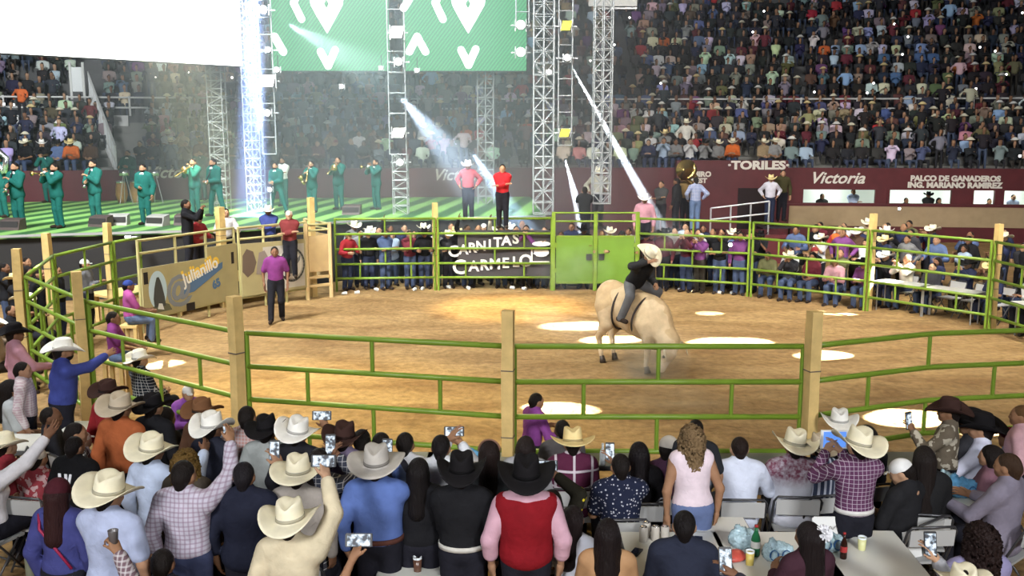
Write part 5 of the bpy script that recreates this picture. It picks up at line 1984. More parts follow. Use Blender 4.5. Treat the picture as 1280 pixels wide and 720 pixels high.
CAN = MB().lathe([(.026, 0), (.033, .006), (.033, .108), (.027, .120), (.027, .123), (.024, .121)], 18).mesh('can', True)
CANTOP = MB().lathe([(.0265, .1195), (.0275, .124), (.024, .1215), (.001, .1205)], 18, cap=False).mesh('lid', True)
for px, py, lab in ((804, 677, 'pale drink can nearest the floral shirt, front left of the four'), (808, 671, 'pale drink can at the back left of the four'), (819, 676, 'pale drink can third from the left'),
                    (831, 676, 'pale drink can at the right end of the four')):
    q = T(px, py)
    o = put('drink_can', CAN, mat('can_pale', (.58, .54, .48), .35, .3, .1, 20), label=lab, cat='can', group='drink cans on the white table')
    o.location = (q.x, q.y, .74)
    o.scale = (1.15,) * 3
    put('lid', CANTOP, SILVER, o)


def bottle(px, py, body, cap, label, h=.24, r=.034, liquid=None, z=.74):
    q = at(px, py, z)
    t = thing('bottle', (q.x, q.y, z), label, 'bottle')
    obj('glass', MB().lathe([(r * .9, 0), (r, .01), (r, h * .55), (r * .85, h * .65), (r * .38, h * .82), (r * .36, h * .97)], 18), body, t, True)
    obj('cap', MB().lathe([(r * .42, h * .96), (r * .42, h * 1.03)], 14), cap, t, True)
    if liquid:
        obj('label', MB().lathe([(r * 1.02, h * .28), (r * 1.02, h * .50)], 18, cap=False), liquid, t, True)
    return t


clear = mat('clear_plastic', (.75, .80, .82), .12)
bottle(1068, 668, clear, WHITE_PLASTIC, 'clear water bottle beside the white card holder', .27, .036)
bottle(1054, 698, mat('cola', (.03, .01, .006), .15), mat('cap_red', (.35, .02, .02), .4), 'cola bottle with red and white label on the right table', .23, .03, mat('cola_label', (.55, .05, .05), .5))
bottle(944, 694, mat('bottle_green', (.02, .16, .06), .15), mat('cap_red', (.35, .02, .02), .4), 'green bottle with red neck on the cream table', .27, .040, mat('label_white', (.7, .7, .66), .5))
bottle(39, 720, mat('bottle_olive', (.16, .17, .12), .15), mat('cap_gold', (.55, .48, .15), .4), 'clear bottle with yellow cap at the lower left', .30, .04, z=.85)
bottle(1101, 580, mat('bottle_green', (.02, .16, .06), .15), BLACK, 'green bottle on the table by the far fence, right of the tablet', .25, .034)
bottle(753, 581, clear, WHITE_PLASTIC, 'clear bottle on the grey table above the floral shirt', .24, .034)


def ice_bag(px, py, w, hh, label, color, letters=True):
    q = T(px, py)
    t = thing('ice_bag', (q.x, q.y, .742), label, 'bag', 'blue printed ice bags on the tables')
    g = skin_of([el((0, 0, hh * .36), (w * .52, w * .34, hh * .42), k=.03), el((-w * .26, .01, hh * .45), (w * .24, w * .24, hh * .42), k=.02), el((w * .05, .02, hh * .62), (w * .20, w * .18, hh * .34), k=.02),
                 el((w * .30, 0, hh * .45), (w * .2, w * .24, hh * .40), k=.02), rc((-w * .1, 0, hh * .7), (-w * .2, .01, hh * .98), w * .08, w * .11, .02)], .013)
    g[0][:, 2] = np.maximum(g[0][:, 2], 0)
    gv = g[0] + rng.normal(0, .0042, g[0].shape)
    gv[:, 2] = np.maximum(gv[:, 2], 0)
    put('bag_film', geo_mesh('bag_film', (gv, g[1])), color, t)
    if letters:
        for x in (-.22, .18):
            ringm = MB()
            for k in range(14):
                a, b = 2 * math.pi * k / 14, 2 * math.pi * (k + .9) / 14
                ringm.bar((w * x + .035 * math.cos(a), -w * .36, hh * .5 + .045 * math.sin(a)), (w * x + .035 * math.cos(b), -w * .36, hh * .5 + .045 * math.sin(b)), .012, .006)
            obj('printed_ring', ringm, mat('print_blue', (.03, .12, .30), .5), t)
    return t


bagm = mat('bag_blue', (.38, .52, .58), .15, 0, .75, 26)
ice_bag(972, 701, .26, .18, 'blue printed ice bag right of the green bottle', bagm)
ice_bag(928, 684, .24, .19, 'pale blue ice bag behind the green bottle', bagm, False)
ice_bag(1037, 688, .24, .17, 'blue printed ice bag on the right table behind the flower', bagm)
ice_bag(1200, 620, .34, .20, 'blue ice bag before the white shirted man with black hat', mat('bag_blue_deep', (.12, .33, .55), .15, 0, .6, 22))
ice_bag(1182, 612, .2, .2, 'small blue ice bag at the table edge beside the long black hair', bagm)
ice_bag(516, 686, .22, .16, 'blue ice bag on the narrow table right of the denim shirt', bagm, False)
ice_bag(588, 580, .22, .18, 'blue plastic bag beside the filming white shirt', mat('bag_blue_deep', (.12, .33, .55), .15, 0, .6, 22), False)
q = T(914, 700)
t_ = thing('snack_bag', (q.x, q.y, .742), 'red snack bag on the cream table', 'bag')
g = skin_of([el((0, 0, .03), (.13, .085, .04), k=.02), el((.05, .02, .04), (.07, .06, .045), k=.02)], .013)
g[0][:, 2] = np.maximum(g[0][:, 2], 0)
put('bag_film', geo_mesh('bag_film', g), mat('bag_red', (.50, .08, .06), .3, 0, .4, 18), t_)


def glass(px, py, label, fill, z=.74, h=.13, r=.038):
    q = at(px, py, z)
    t = thing('drinking_glass', (q.x, q.y, z), label, 'glass')
    obj('glass_wall', MB().lathe([(r * .8, 0), (r, h), (r * .93, h), (r * .75, .006)], 18), clear, t, True)
    obj('drink', MB().lathe([(r * .82, .002), (r * .985, h * .86), (.001, h * .862)], 18, cap=False), fill, t, True)


beer = mat('beer', (.62, .48, .12), .2)
glass(937, 706, 'glass of yellow drink on the cream table', beer)
glass(1077, 687, 'glass of pale yellow drink on the right table', mat('lemonade', (.62, .62, .30), .2), h=.12)
glass(522, 714, 'glass of brown drink on the narrow table', mat('cola_thin', (.12, .06, .04), .2))
glass(270, 672, 'small glass on the dark table right of the plaid shirt', beer, h=.09)
q = T(899, 702)
t_ = thing('ashtray', (q.x, q.y, .742), 'dark round ashtray left of the red snack bag', 'ashtray')
obj('bowl', MB().lathe([(.045, 0), (.055, .035), (.048, .035), (.04, .01), (.001, .01)], 18, cap=False), mat('dark_glass', (.02, .025, .015), .2), t_, True)
for px, py, lab, w in ((795, 691, 'black phone lying on the white table', .08), (873, 676, 'dark phone lying between the tables', .075)):
    q = T(px, py)
    o = put('phone', PH_BODY, BLACK, label=lab, cat='phone')
    o.location = (q.x, q.y, .748)
    o.rotation_euler = (0, 0, random.uniform(-.5, .5))
    put('screen', PH_SCR2, mat('screen_off', (.01, .01, .012), .1), o)
# white card holder on the right table
q = T(1037, 672)
t_ = thing('card_holder', (q.x, q.y, .74), 'white rounded plastic chair back card behind the flower', 'card')
poly = [(-.15, 0), (.15, 0), (.16, .17), (.14, .19), (-.14, .19), (-.16, .17)]
M_ = Matrix.Rotation(R(80), 4, 'X')
obj('card', MB().prism(poly, -.008, .008, M_), WHITE_PLASTIC, t_)
sc = MB()
sc.tube([(-.06 + .01 * k, -.013 - .002, .10 + .018 * math.sin(k * 1.4)) for k in range(13)], .003, 4)
obj('scribble', sc, mat('ink_grey', (.25, .22, .2), .6), t_)


# ------------------------------------------------------------------ bodies for the ring public (shared shapes)
RS = .026
TP = {
    'hang': dict(), 'fold': dict(rh=(-.10, .22, 1.18), lh=(.10, .20, 1.14)), 'rail': dict(rh=(.22, .36, 1.12), lh=(-.2, .36, 1.12), lean=10),
    'film': dict(rh=(.06, .34, 1.46), lh=(-.06, .34, 1.46), hand=('grip', 'grip')), 'wave': dict(rh=(.30, .12, 1.85), hand=('open', 'relaxed')),
    'hips': dict(rh=(.25, .02, 1.02), lh=(-.25, .02, 1.02)),
    'fhang': dict(female=True, untucked=True, sleeve='short'), 'ffilm': dict(female=True, rh=(.06, .32, 1.40), lh=(-.04, .30, 1.38), sleeve='short', untucked=True),
    'ffold': dict(female=True, rh=(-.10, .2, 1.14), lh=(.10, .19, 1.1), untucked=True),
    'sit': dict(pose='sit', untucked=True), 'sitfilm': dict(pose='sit', rh=(.06, .33, 1.06), lh=(-.06, .33, 1.06), hand=('grip', 'grip'), untucked=True),
    'sitlean': dict(pose='sit', lean=22, rh=(.10, .48, .72), lh=(-.10, .48, .72), untucked=True), 'fsit': dict(pose='sit', female=True, sleeve='short', untucked=True),
    'sitfold': dict(pose='sit', rh=(-.08, .24, .80), lh=(.08, .22, .78), untucked=True),
}
STAND = ['hang', 'fold', 'rail', 'film', 'hips', 'fold', 'rail', 'ffilm', 'ffold', 'fhang']
SIT = ['sit', 'sitfilm', 'sitlean', 'fsit', 'sitfold']


def tp_(k):
    return template(k, res=RS, **TP[k])


PAL = [('white', (.62, .62, .62)), ('black', (.012, .012, .014)), ('dark', (.03, .03, .035)), ('navy', (.02, .025, .06)), ('maroon', (.12, .02, .03)),
       ('grey', (.22, .22, .22)), ('pale blue', (.36, .45, .58)), ('purple', (.16, .05, .17)), ('orange', (.55, .13, .03)), ('pink', (.50, .27, .30)),
       ('denim', (.09, .13, .25)), ('tan', (.34, .25, .15)), ('olive', (.13, .13, .06)), ('brown', (.10, .055, .035)), ('red', (.38, .03, .04)), ('cream', (.60, .55, .42))]
PALW = [14, 18, 14, 9, 8, 9, 4, 4, 2, 3, 5, 5, 4, 5, 2, 3]
HATS = [(None, 62), ('cream', 14), ('black', 9), ('straw', 5), ('white', 6), ('cap', 7)]


def yaw_to(p, q):
    d = Vector(q) - Vector(p)
    return math.degrees(math.atan2(-d.x, d.y))


def zone_person(key, loc, look, zone, shirt=None, hat='?', s=None, jitter=14, group=None, label=None, **kw):
    cname, col = shirt if shirt else random.choices(PAL, PALW)[0]
    if hat == '?':
        hat = random.choices([h for h, _ in HATS], [w for _, w in HATS])[0]
    fem = TP[key].get('female')
    hair = random.choice(['long', 'bob', 'pony', 'waist']) if fem else random.choice(['short', 'short', 'buzz'])
    if hat == 'cap':
        hat = ('cap', random.choice([(.55, .55, .52), (.03, .03, .03), (.25, .03, .03)]))
        hn = 'a cap'
    elif hat:
        hn = 'a %s hat' % hat
    else:
        hn = {'long': 'long hair', 'bob': 'bobbed hair', 'pony': 'a ponytail', 'waist': 'waist-length hair', 'short': 'short hair', 'buzz': 'cropped hair'}[hair]
    base = '%s in %s with %s, %s' % ('woman' if fem else 'person', cname, hn, zone)
    k_ = random.uniform(.7, 1.1)
    c = tuple(max(.005, k * k_) for k in col)
    return person(tp_(key), loc, yaw_to(loc, look) + random.uniform(-jitter, jitter), s or random.uniform(.94, 1.04) * (.95 if fem else 1), shirt=c,
                  pants=random.choice([(.015, .015, .02), (.03, .04, .08), (.05, .07, .13), (.03, .025, .02)]), hair=hair, hat=hat, base=None if label else base, label=label, group=group,
                  hatscale=1.08, eyes=True, **kw)


def rows(a, b, offs, step, zone, keys, cover=.95, z=0.0, skip=None, shirtfn=None):
    a, b = Vector(a), Vector(b)
    d = (b - a).normalized()
    nrm = Vector((-d.y, d.x, 0))
    if nrm.dot(a - RC) < 0:
        nrm = -nrm
    L = (b - a).length
    for r, off in enumerate(offs):
        n = int(L / step)
        for i in range(n):
            if random.random() > cover:
                continue
            u = (i + .5 + .5 * (r % 2) * .8 + random.uniform(-.18, .18)) * L / n
            p = a + d * u + nrm * (off + random.uniform(-.08, .08))
            px, py = to_px((p.x, p.y, 1.5))
            if px > 1300 or px < -25 or (skip and skip(px, r)):
                continue
            ks = keys[min(r, len(keys) - 1)]
            where = ('front row', 'second row', 'third row', 'fourth row', 'fifth row', 'sixth row', 'seventh row')[r]
            if len(offs) == 1:
                where = 'standing'
            zone_person(random.choice(ks), (p.x, p.y, z), RC, where + ' ' + zone, shirt=shirtfn(px, r) if shirtfn else None)


# behind the far fence, left of the first tall post
rows(F0.lerp(F1, .02), F1, (.30, .85, 1.5), .50, 'between bull chute and banner', (['fold', 'rail', 'hips', 'hang', 'wave'], STAND, STAND + ['wave']), .95)
rows(F1, F2, (.42, .95, 1.6), .48, 'behind the black banner', (['film', 'fold', 'ffilm', 'wave'], STAND, STAND))
rows(F2, F3, (.40, 1.0), .50, 'behind the green gate', (['film', 'fold', 'ffilm', 'rail'], STAND))
rows(F3, F4, (.22, .75, 1.35, 2.0), .48, 'right of the green gate', (['rail', 'fold', 'film', 'hang'], STAND, STAND, STAND), .95,
     shirtfn=lambda px, r: random.choice([('purple', (.16, .05, .17)), ('maroon', (.10, .02, .03)), ('black', (.012, .012, .014))]) if r < 1 else None)
SITL = [SIT, SIT, STAND, STAND, STAND, STAND]
rows(F4, F5, (.55, 1.35, 2.1, 2.9, 3.8, 4.8, 5.8), .58, 'left of far lit post', SITL, .9)
rows(F5, F6, (1.1, 1.9, 2.7, 3.5, 4.4, 5.4, 6.4), .60, 'right of far lit post', SITL, .88)
rows(F6, F7, (.9, 1.8, 2.7, 3.6, 4.6), .62, 'at the right edge', (SIT, STAND, STAND, STAND), .9)
# left side, below the stage
rows(L2, L3, (.45, 1.1, 1.9), .55, 'below the stage at left', (['hang', 'fhang', 'fold'], STAND, STAND), .75,
     shirtfn=lambda px, r: random.choice([('black', (.012, .012, .014)), ('dark', (.03, .03, .035)), ('grey', (.16, .16, .17))]))
rows(L1 + (L1 - L2) * .4, L2, (.6, 1.4), .6, 'behind left corner fence', (SIT, STAND), .8,
     shirtfn=lambda px, r: random.choice([('black', (.012, .012, .014)), ('tan', (.30, .22, .15)), ('brown', (.10, .055, .035))]))

# chairs and tables behind the right part of the far fence
for k, (u, off) in enumerate(((.12, 1.1), (.30, 1.1), (.52, 1.1), (.72, 1.1), (.9, 1.1))):
    d = (F6 - F5).normalized()
    n_ = Vector((-d.y, d.x, 0))
    if n_.dot(F5 - RC) < 0:
        n_ = -n_
    p = F5.lerp(F6, u) + n_ * (off - .05)
    chair(p, yaw_to(p, RC), ('folding chair %s behind the far right fence' % ('nearest the lit post', 'second from the lit post', 'midway along', 'second from the right post', 'nearest the right post')[k]))
for a, b, us in ((F5, F6, (.22, .62)), (F6, F7, (.25,))):
    d = (b - a).normalized()
    n_ = Vector((-d.y, d.x, 0))
    if n_.dot(a - RC) < 0:
        n_ = -n_
    for u in us:
        p = a.lerp(b, u) + n_ * .52
        table(p.x, p.y, 1.3, .55, {.22: 'white table with spectators just right of the far lit post', .62: 'cream table behind the far right fence', .25: 'table at the right edge behind the last post'}[u], rz=math.atan2(d.y, d.x))


def at_person(px, py, key, z0, label, look=None, s=1.0, shirt=(.3, .3, .3), hat=None, pants=(.015, .015, .02), hair='short', yaw=None, y=None, **kw):
    t = tp_(key)
    top = t['_head'] @ Vector((0, 0, .262 if isinstance(hat, str) else .228))
    p = at(px, py, z0 + top.z * s) if y is None else aty(px, py, y)
    if y is not None:
        z0 = p.z - top.z * s
    return person(t, (p.x, p.y, z0), yaw if yaw is not None else yaw_to(p, look or RC), s, shirt=shirt, pants=pants, hat=hat, hair=hair, label=label, hatscale=1.08, **kw)


# --- people one can single out
TP['walk'] = dict(legs=[[(.09, 0, .9), (.12, .10, .50), (.14, .16, .085), (.17, .31, .04)], [(-.09, 0, .9), (-.10, .02, .48), (-.11, -.16, .10), (-.13, -.02, .045)]], sleeve='short')
PUR = (.17, .035, .15)
at_person(343, 308, 'walk', 0.02, 'ring hand in purple shirt and black trousers walking on the sand', s=1.02, shirt=PUR, yaw=-165)
TP['perch'] = dict(pose='sit', pelvis=(0, 0, .80), rh=(.12, .35, .92), lh=(-.12, .35, .92), sleeve='short',
                   legs=[[(s * .09, 0, .78), (s * .16, .40, .74), (s * .15, .36, .36), (s * .17, .5, .31)] for s in (1, -1)])
at_person(141, 389, 'perch', 0.0, 'ring hand in purple shirt and jeans perched by the corner post', shirt=PUR, pants=(.10, .14, .24), yaw=-75, s=.95)
at_person(160, 350, 'perch', 0.05, 'ring hand in purple shirt and blue cap perched beside the saint board', shirt=(.32, .07, .22), pants=(.08, .11, .18), yaw=-60, s=.95, hat=('cap', (.03, .05, .20)))
at_person(231, 478, 'sitlean', 0.0, 'boy in purple shirt and white headband inside the near fence', shirt=(.22, .07, .30), s=.86, yaw=-150, hat=('cap', (.62, .60, .58)))
at_person(174, 437, 'sit', .12, 'man in white hat and dark checked shirt just inside the near fence', shirt=(.018, .022, .03), smat=CHECK_D, hat='white', s=.95, yaw=-40, hattilt=(0, 0))
at_person(663, 492, 'rail', -.20, 'ring hand in purple shirt bending over at the middle post', shirt=(.20, .05, .22), s=.86, yaw=-60)
at_person(232, 249, 'film', .95, 'man in black shirt filming from the bull chute', shirt=(.010, .010, .012), yaw=-85, s=1.04)
at_person(244, 268, 'rail', .69, 'person in red shirt leaning on the bull chute rail', shirt=(.30, .03, .035), yaw=-120, s=.95)
at_person(281, 260, 'rail', .76, 'man in white shirt leaning on the bull chute rail', shirt=(.62, .60, .60), yaw=-150, s=.97)
at_person(335, 256, 'fold', .67, 'man in cream hat and blue shirt with folded arms on the chute', shirt=(.045, .06, .20), hat='cream', yaw=-170, s=1.0)
at_person(361, 263, 'fold', .67, 'person in dark red with pale cap leaning behind the chute box', shirt=(.16, .03, .03), hat=('cap', (.6, .5, .42)), yaw=-175)
at_person(858, 148, 'hips', 0, 'man in white shirt and cream hat standing on the lower stand', y=39.4, shirt=(.58, .56, .50), hat='cream', pants=(.35, .38, .40), s=1.12, yaw=175)
at_person(964, 218, 'hips', 0, 'man in straw hat and white shirt below the TORILES sign', y=34.5, shirt=(.52, .50, .56), hat='straw', pants=(.02, .025, .05), s=1.05, yaw=170)
at_person(979, 212, 'hang', 0, 'person in dark clothes beside the man under the TORILES sign', y=34.9, shirt=(.05, .045, .02), s=1.1, yaw=180)
at_person(870, 221, 'hips', 0, 'man in blue plaid shirt and jeans on the ramp', y=31.5, shirt=(.12, .18, .38), smat=GINGHAM, pants=(.10, .15, .26), s=1.05, yaw=10)
at_person(846, 222, 'hang', 0, 'person in black on the ramp beside the blue plaid shirt', y=31.8, shirt=(.02, .02, .022), s=1.05, yaw=60)
at_person(827, 226, 'fold', 0, 'dark figure on the ramp left of the tuba player', y=31.6, shirt=(.05, .05, .05), s=1.02, yaw=150)
at_person(858, 218, 'hang', 0, 'tuba player in brown standing on the ramp', y=32.3, shirt=(.20, .13, .05), s=1.05, yaw=175)
at_person(806, 242, 'hang', 0, 'person in white hat and pink shirt above the right gate post', y=27.3, shirt=(.40, .20, .24), hat='white', s=1.05, yaw=170)
at_person(748, 208, 'hips', 0, 'man in cream hat seen beside the lattice tower through the smoke', y=30.5, shirt=(.40, .38, .30), hat='cream', s=1.1, yaw=180)
at_person(731, 233, 'film', 0, 'dark figure filming before the lattice tower', y=28.0, shirt=(.015, .015, .016), s=1.0, yaw=0)
at_person(585, 200, 'hips', ZS, 'man in white hat and dark vest over a pink shirt on the stage', shirt=(.35, .06, .07), hat='white', s=1.0, yaw=172)
at_person(628, 205, 'fold', ZS, 'man in red shirt standing at the right end of the stage', shirt=(.40, .02, .025), yaw=178, s=1.0)
at_person(1110, 236, 'fold', 1.05 - .52 + .5, 'dark person in the box window, left of the black hat', y=None, shirt=(.05, .045, .04), yaw=180) if False else None
# ramp under the people on the right
zr = .96
rp = thing('ramp', (aty(870, 262, 31.6).x, 31.6, 0), 'dark red ramp platform with steel handrail behind the right crowd', 'ramp')
obj('deck', MB().box((.4, .5, zr - .06), (5.2, 1.8, .12)), MAROON, rp)
obj('deck_wall', MB().box((.4, .5, (zr - .12) / 2), (5.0, 1.6, zr - .12)), MAROON, rp)
for x in (.45, 1.1, 1.75, 2.35):
    rod('rail_post', rp, (x, -.2, zr), (x, -.2, zr + .80 + .12 * x), .03, STEEL, 6)
rod('handrail', rp, (.45, -.2, zr + .85), (2.35, -.2, zr + 1.08), .03, STEEL, 6)
rod('handrail', rp, (.45, -.2, zr + .48), (2.35, -.2, zr + .68), .03, STEEL, 6)
for o_, _, _ in list(PEOPLE):
    l_ = o_.get('label', '')
    x_, y_, z_ = o_.location
    for key_, nm, lab_ in (('above the right gate post', 'platform', 'dark box platform under the pink shirt behind the gate'), ('through the smoke', 'platform', 'dark box platform beside the lattice tower'),
                           ('filming before the lattice', 'platform', 'dark box platform under the dark filming figure'), ('below the TORILES sign', 'platform', 'dark box platform under the man below the TORILES sign'),
                           ('perched by the corner post', 'crate', 'wooden crate under the ring hand by the corner post'), ('perched beside the saint', 'crate', 'wooden crate under the ring hand in the blue cap')):
        if key_ in l_:
            h_ = z_ if nm == 'platform' else .73 * o_.scale.x
            if h_ > .1:
                b_ = thing(nm, (x_ + (.3 if 'TORILES' in l_ else 0), y_, 0), lab_, nm)
                w_ = .34 if nm == 'crate' else (1.3 if 'TORILES' in l_ else .8)
                obj('top', MB().box((0, 0, h_ - .03), (w_, w_, .05)), WOOD if nm == 'crate' else BLACK, b_)
                for sx, sy in ((-1, -1), (1, -1), (1, 1), (-1, 1)):
                    beam('leg', b_, (sx * (w_ / 2 - .04), sy * (w_ / 2 - .04), 0), (sx * (w_ / 2 - .04), sy * (w_ / 2 - .04), h_ - .05), .06, WOOD if nm == 'crate' else BLACK)
for px, py, lab in ((1161, 240, 'person in black hat inside the second box window'), (1174, 247, 'long haired woman inside the second box window'), (1237, 248, 'dark haired person inside the third box window'),
                    (1133, 247, 'person at the left of the second box window'), (1267, 243, 'person in pale blue inside the last box window'), (1067, 236, 'person in checked blue inside the first box window'), (1028, 242, 'small dark figure at the left of the first box window')):
    key = 'ffold' if 'woman' in lab else 'fold'
    d_, _ = face_deg(px, py, RW + 1.0)
    p = arc_pt(RW + 1.0, d_, 1.05)
    q_ = aty(px, py, p.y)
    person(tp_(key), (p.x, p.y, q_.z - 1.70), 180, 1.0, shirt=(.30, .36, .48) if 'blue' in lab else (.02, .02, .02), hat='black' if 'black hat' in lab else None,
           hair='long' if 'woman' in lab else 'short', label=lab)

# ------------------------------------------------------------------ the band on the stage
TP['clarinet'] = dict(rh=(.05, .30, 1.12), lh=(-.04, .26, 1.27), hand=('grip', 'grip'), jacket=True)
TP['trumpet'] = dict(rh=(.05, .27, 1.47), lh=(-.04, .25, 1.45), hand=('grip', 'grip'), jacket=True)
TP['trombone'] = dict(rh=(.05, .40, 1.30), lh=(-.06, .22, 1.42), hand=('grip', 'grip'), jacket=True)
TP['sing'] = dict(rh=(.02, .24, 1.06), jacket=True)
TP['drum'] = dict(rh=(.16, .36, 1.14), lh=(-.16, .34, 1.16), jacket=True)
TP['lunge'] = dict(rh=(.06, .28, 1.02), lh=(-.04, .28, 1.05), jacket=True, spread=.20, lean=8)
TEAL = (.012, .10, .085)


def brass(kind, root, label):
    """instrument built in the player's frame, standing on its own in the scene"""
    t = put('instrument', None, label=label, cat='instrument')
    t.name = {'trumpet': 'trumpet', 'clarinet': 'clarinet', 'trombone': 'trombone', 'sousaphone': 'sousaphone', 'saxophone': 'saxophone', 'tuba': 'tuba'}[kind]
    t.matrix_basis = Matrix.Translation(root.location) @ Matrix.Rotation(root.rotation_euler.z, 4, 'Z') @ Matrix.Scale(root.scale.x, 4)
    m = BRASS if kind not in ('sousaphone',) else SILVER
    if kind == 'trumpet':
        obj('bell', MB().tube([(0, .42, 1.46), (0, .56, 1.46), (0, .63, 1.46), (0, .66, 1.46)], [.014, .02, .042, .07], 14), m, t, True)
        obj('tubing', MB().tube([(0, .12, 1.47), (0, .42, 1.46)], .010, 8).tube([(0, .22, 1.47), (0, .18, 1.40), (0, .42, 1.39), (0, .46, 1.43)], .010, 8), m, t, True)
        for k in range(3):
            obj('valve', MB().tube([(0, .28 + .035 * k, 1.38), (0, .28 + .035 * k, 1.52)], .014, 8), SILVER, t, True)
    elif kind == 'clarinet':
        obj('barrel', MB().tube([(0, .11, 1.47), (.01, .34, 1.08)], [.013, .018], 8), BLACK, t, True)
        obj('bell', MB().tube([(.01, .34, 1.08), (.012, .39, .99)], [.02, .042], 12), SILVER, t, True)
    elif kind == 'trombone':
        obj('slide', MB().tube([(.02, .12, 1.47), (.05, .78, 1.20), (.09, .80, 1.19), (.06, .14, 1.46)], .010, 8), m, t, True)
        obj('bell', MB().tube([(-.06, -.10, 1.55), (-.06, .2, 1.46), (-.06, .44, 1.39), (-.06, .52, 1.365)], [.014, .022, .05, .11], 14), m, t, True)
        obj('tuning_bow', MB().tube([(.06, .12, 1.47), (.02, -.08, 1.56), (-.02, -.14, 1.57), (-.06, -.10, 1.55)], .012, 8), m, t, True)
    elif kind == 'saxophone':
        obj('body_tube', MB().tube([(0, .11, 1.46), (.02, .2, 1.42), (.08, .24, 1.05), (.12, .32, .96), (.15, .40, 1.08)], [.012, .018, .034, .042, .05], 12), m, t, True)
        obj('bell', MB().tube([(.15, .40, 1.08), (.16, .43, 1.17), (.17, .46, 1.22)], [.05, .06, .10], 14), m, t, True)
    else:
        z0 = 1.1
        pts = [(.32 * math.cos(a), .02 + .14 * math.sin(a), z0 + .48 * math.sin(a * 1.0 + .3)) for a in np.linspace(-2.2, 2.6, 18)]
        obj('coil', MB().tube(pts, [.03 + .0025 * k for k in range(18)], 10), m, t, True)
        obj('bell_neck', MB().tube([pts[-1], (-.30, .0, 1.62), (-.12, .05, 1.78), (0, .16, 1.84)], [.075, .08, .09, .11], 12), m, t, True)
        obj('bell', MB().tube([(0, .16, 1.84), (.02, .24, 1.85), (.03, .29, 1.855), (.03, .31, 1.855)], [.11, .16, .25, .33], 20), m, t, True)
    return t


def musician(px, py, key, label, inst=None, ilabel=None, feet=280, yaw=180, hat=None, z0=ZS, beard=True):
    t = tp_(key)
    top = t['_head'] @ Vector((0, 0, .262 if hat else .228))
    p = at(px, feet, z0)
    wy = arc_pt(RW, face_deg(px, 230)[0]).y - .9
    if p.y > wy:
        q = aty(px, feet, wy)
        p = Vector((q.x, wy, z0))
    s = min(1.09, max(.93, (aty(px, py, p.y).z - z0) / top.z))
    r = person(t, (p.x, p.y, z0), yaw, s, shirt=(.65, .65, .62), pants=TEAL, jackc=TEAL, hat=hat, label=label, beard=beard, hatscale=1.08, skin=(.36, .20, .12))
    T_ = t['_torso']
    fr = MB().add([T_ @ Vector(q) for q in ((0, .150, .24), (.062, .095, .50), (.03, .07, .545), (-.03, .07, .545), (-.062, .095, .50), (0, .135, .24), (.05, .08, .5), (-.05, .08, .5))],
                  [(0, 1, 2, 3, 4), (5, 7, 6), (0, 5, 6, 1), (0, 4, 7, 5)])
    obj('shirt_front', fr, mat('shirt_white', (.70, .70, .68), .8), r)
    if inst:
        brass(inst, r, ilabel)
    return r


musician(25, 203, 'clarinet', 'clarinet player in teal suit, front left of the band', 'clarinet', 'clarinet of the leftmost player in front', 286, 168)
musician(4, 192, 'sing', 'sousaphone player in teal suit cut by the left edge', 'sousaphone', 'silver sousaphone with wide bell at the left edge', 272, 160, 'black')
musician(61, 184, 'trumpet', 'musician in teal suit and black hat at the rear left', None, None, 247, 175, 'black')
musician(74, 204, 'trumpet', 'trumpet player in bright teal suit, second in front', 'trumpet', 'brass trumpet of the second player in front', 285, 150)
musician(121, 200, 'clarinet', 'bearded clarinet player in teal suit left of the percussion', 'clarinet', 'clarinet held by the bearded player', 279, 165)
musician(163, 185, 'drum', 'percussionist in teal suit behind the conga drums', None, None, 244, 175)
musician(183, 205, 'sing', 'singer in teal suit standing at the front edge of the stage', None, None, 281, 172)
musician(245, 198, 'trombone', 'brass player in teal suit in front of the glowing floor patch', 'trombone', 'trombone held upright before the glowing floor patch', 268, 160)
musician(253, 187, 'trumpet', 'musician in teal suit half hidden behind the brass player', None, None, 246, 170)
musician(272, 198, 'lunge', 'musician in teal suit stepping wide beside the blue light column', 'clarinet', 'clarinet of the musician stepping wide', 271, 150)
musician(348, 203, 'lunge', 'musician in teal suit crouching beside the lamp ladder', None, None, 266, 165)
musician(355, 197, 'fold', 'musician in dark teal behind the crouching one', None, None, 258, 170)
musician(391, 201, 'trombone', 'saxophone player in teal suit in the haze', 'saxophone', 'golden saxophone in the haze', 266, 165)
musician(424, 196, 'trombone', 'trombone player in teal suit in the haze', 'trombone', 'golden trombone in the haze', 262, 170)
musician(471, 199, 'trumpet', 'trumpet player in teal suit left of the short lattice tower', 'trumpet', 'brass trumpet left of the short lattice tower', 262, 140)
tp_r = [o for o, _, _ in PEOPLE if o.get('label', '').startswith('tuba player in brown')][0]
brass('tuba', tp_r, 'golden tuba on the ramp behind the right crowd')


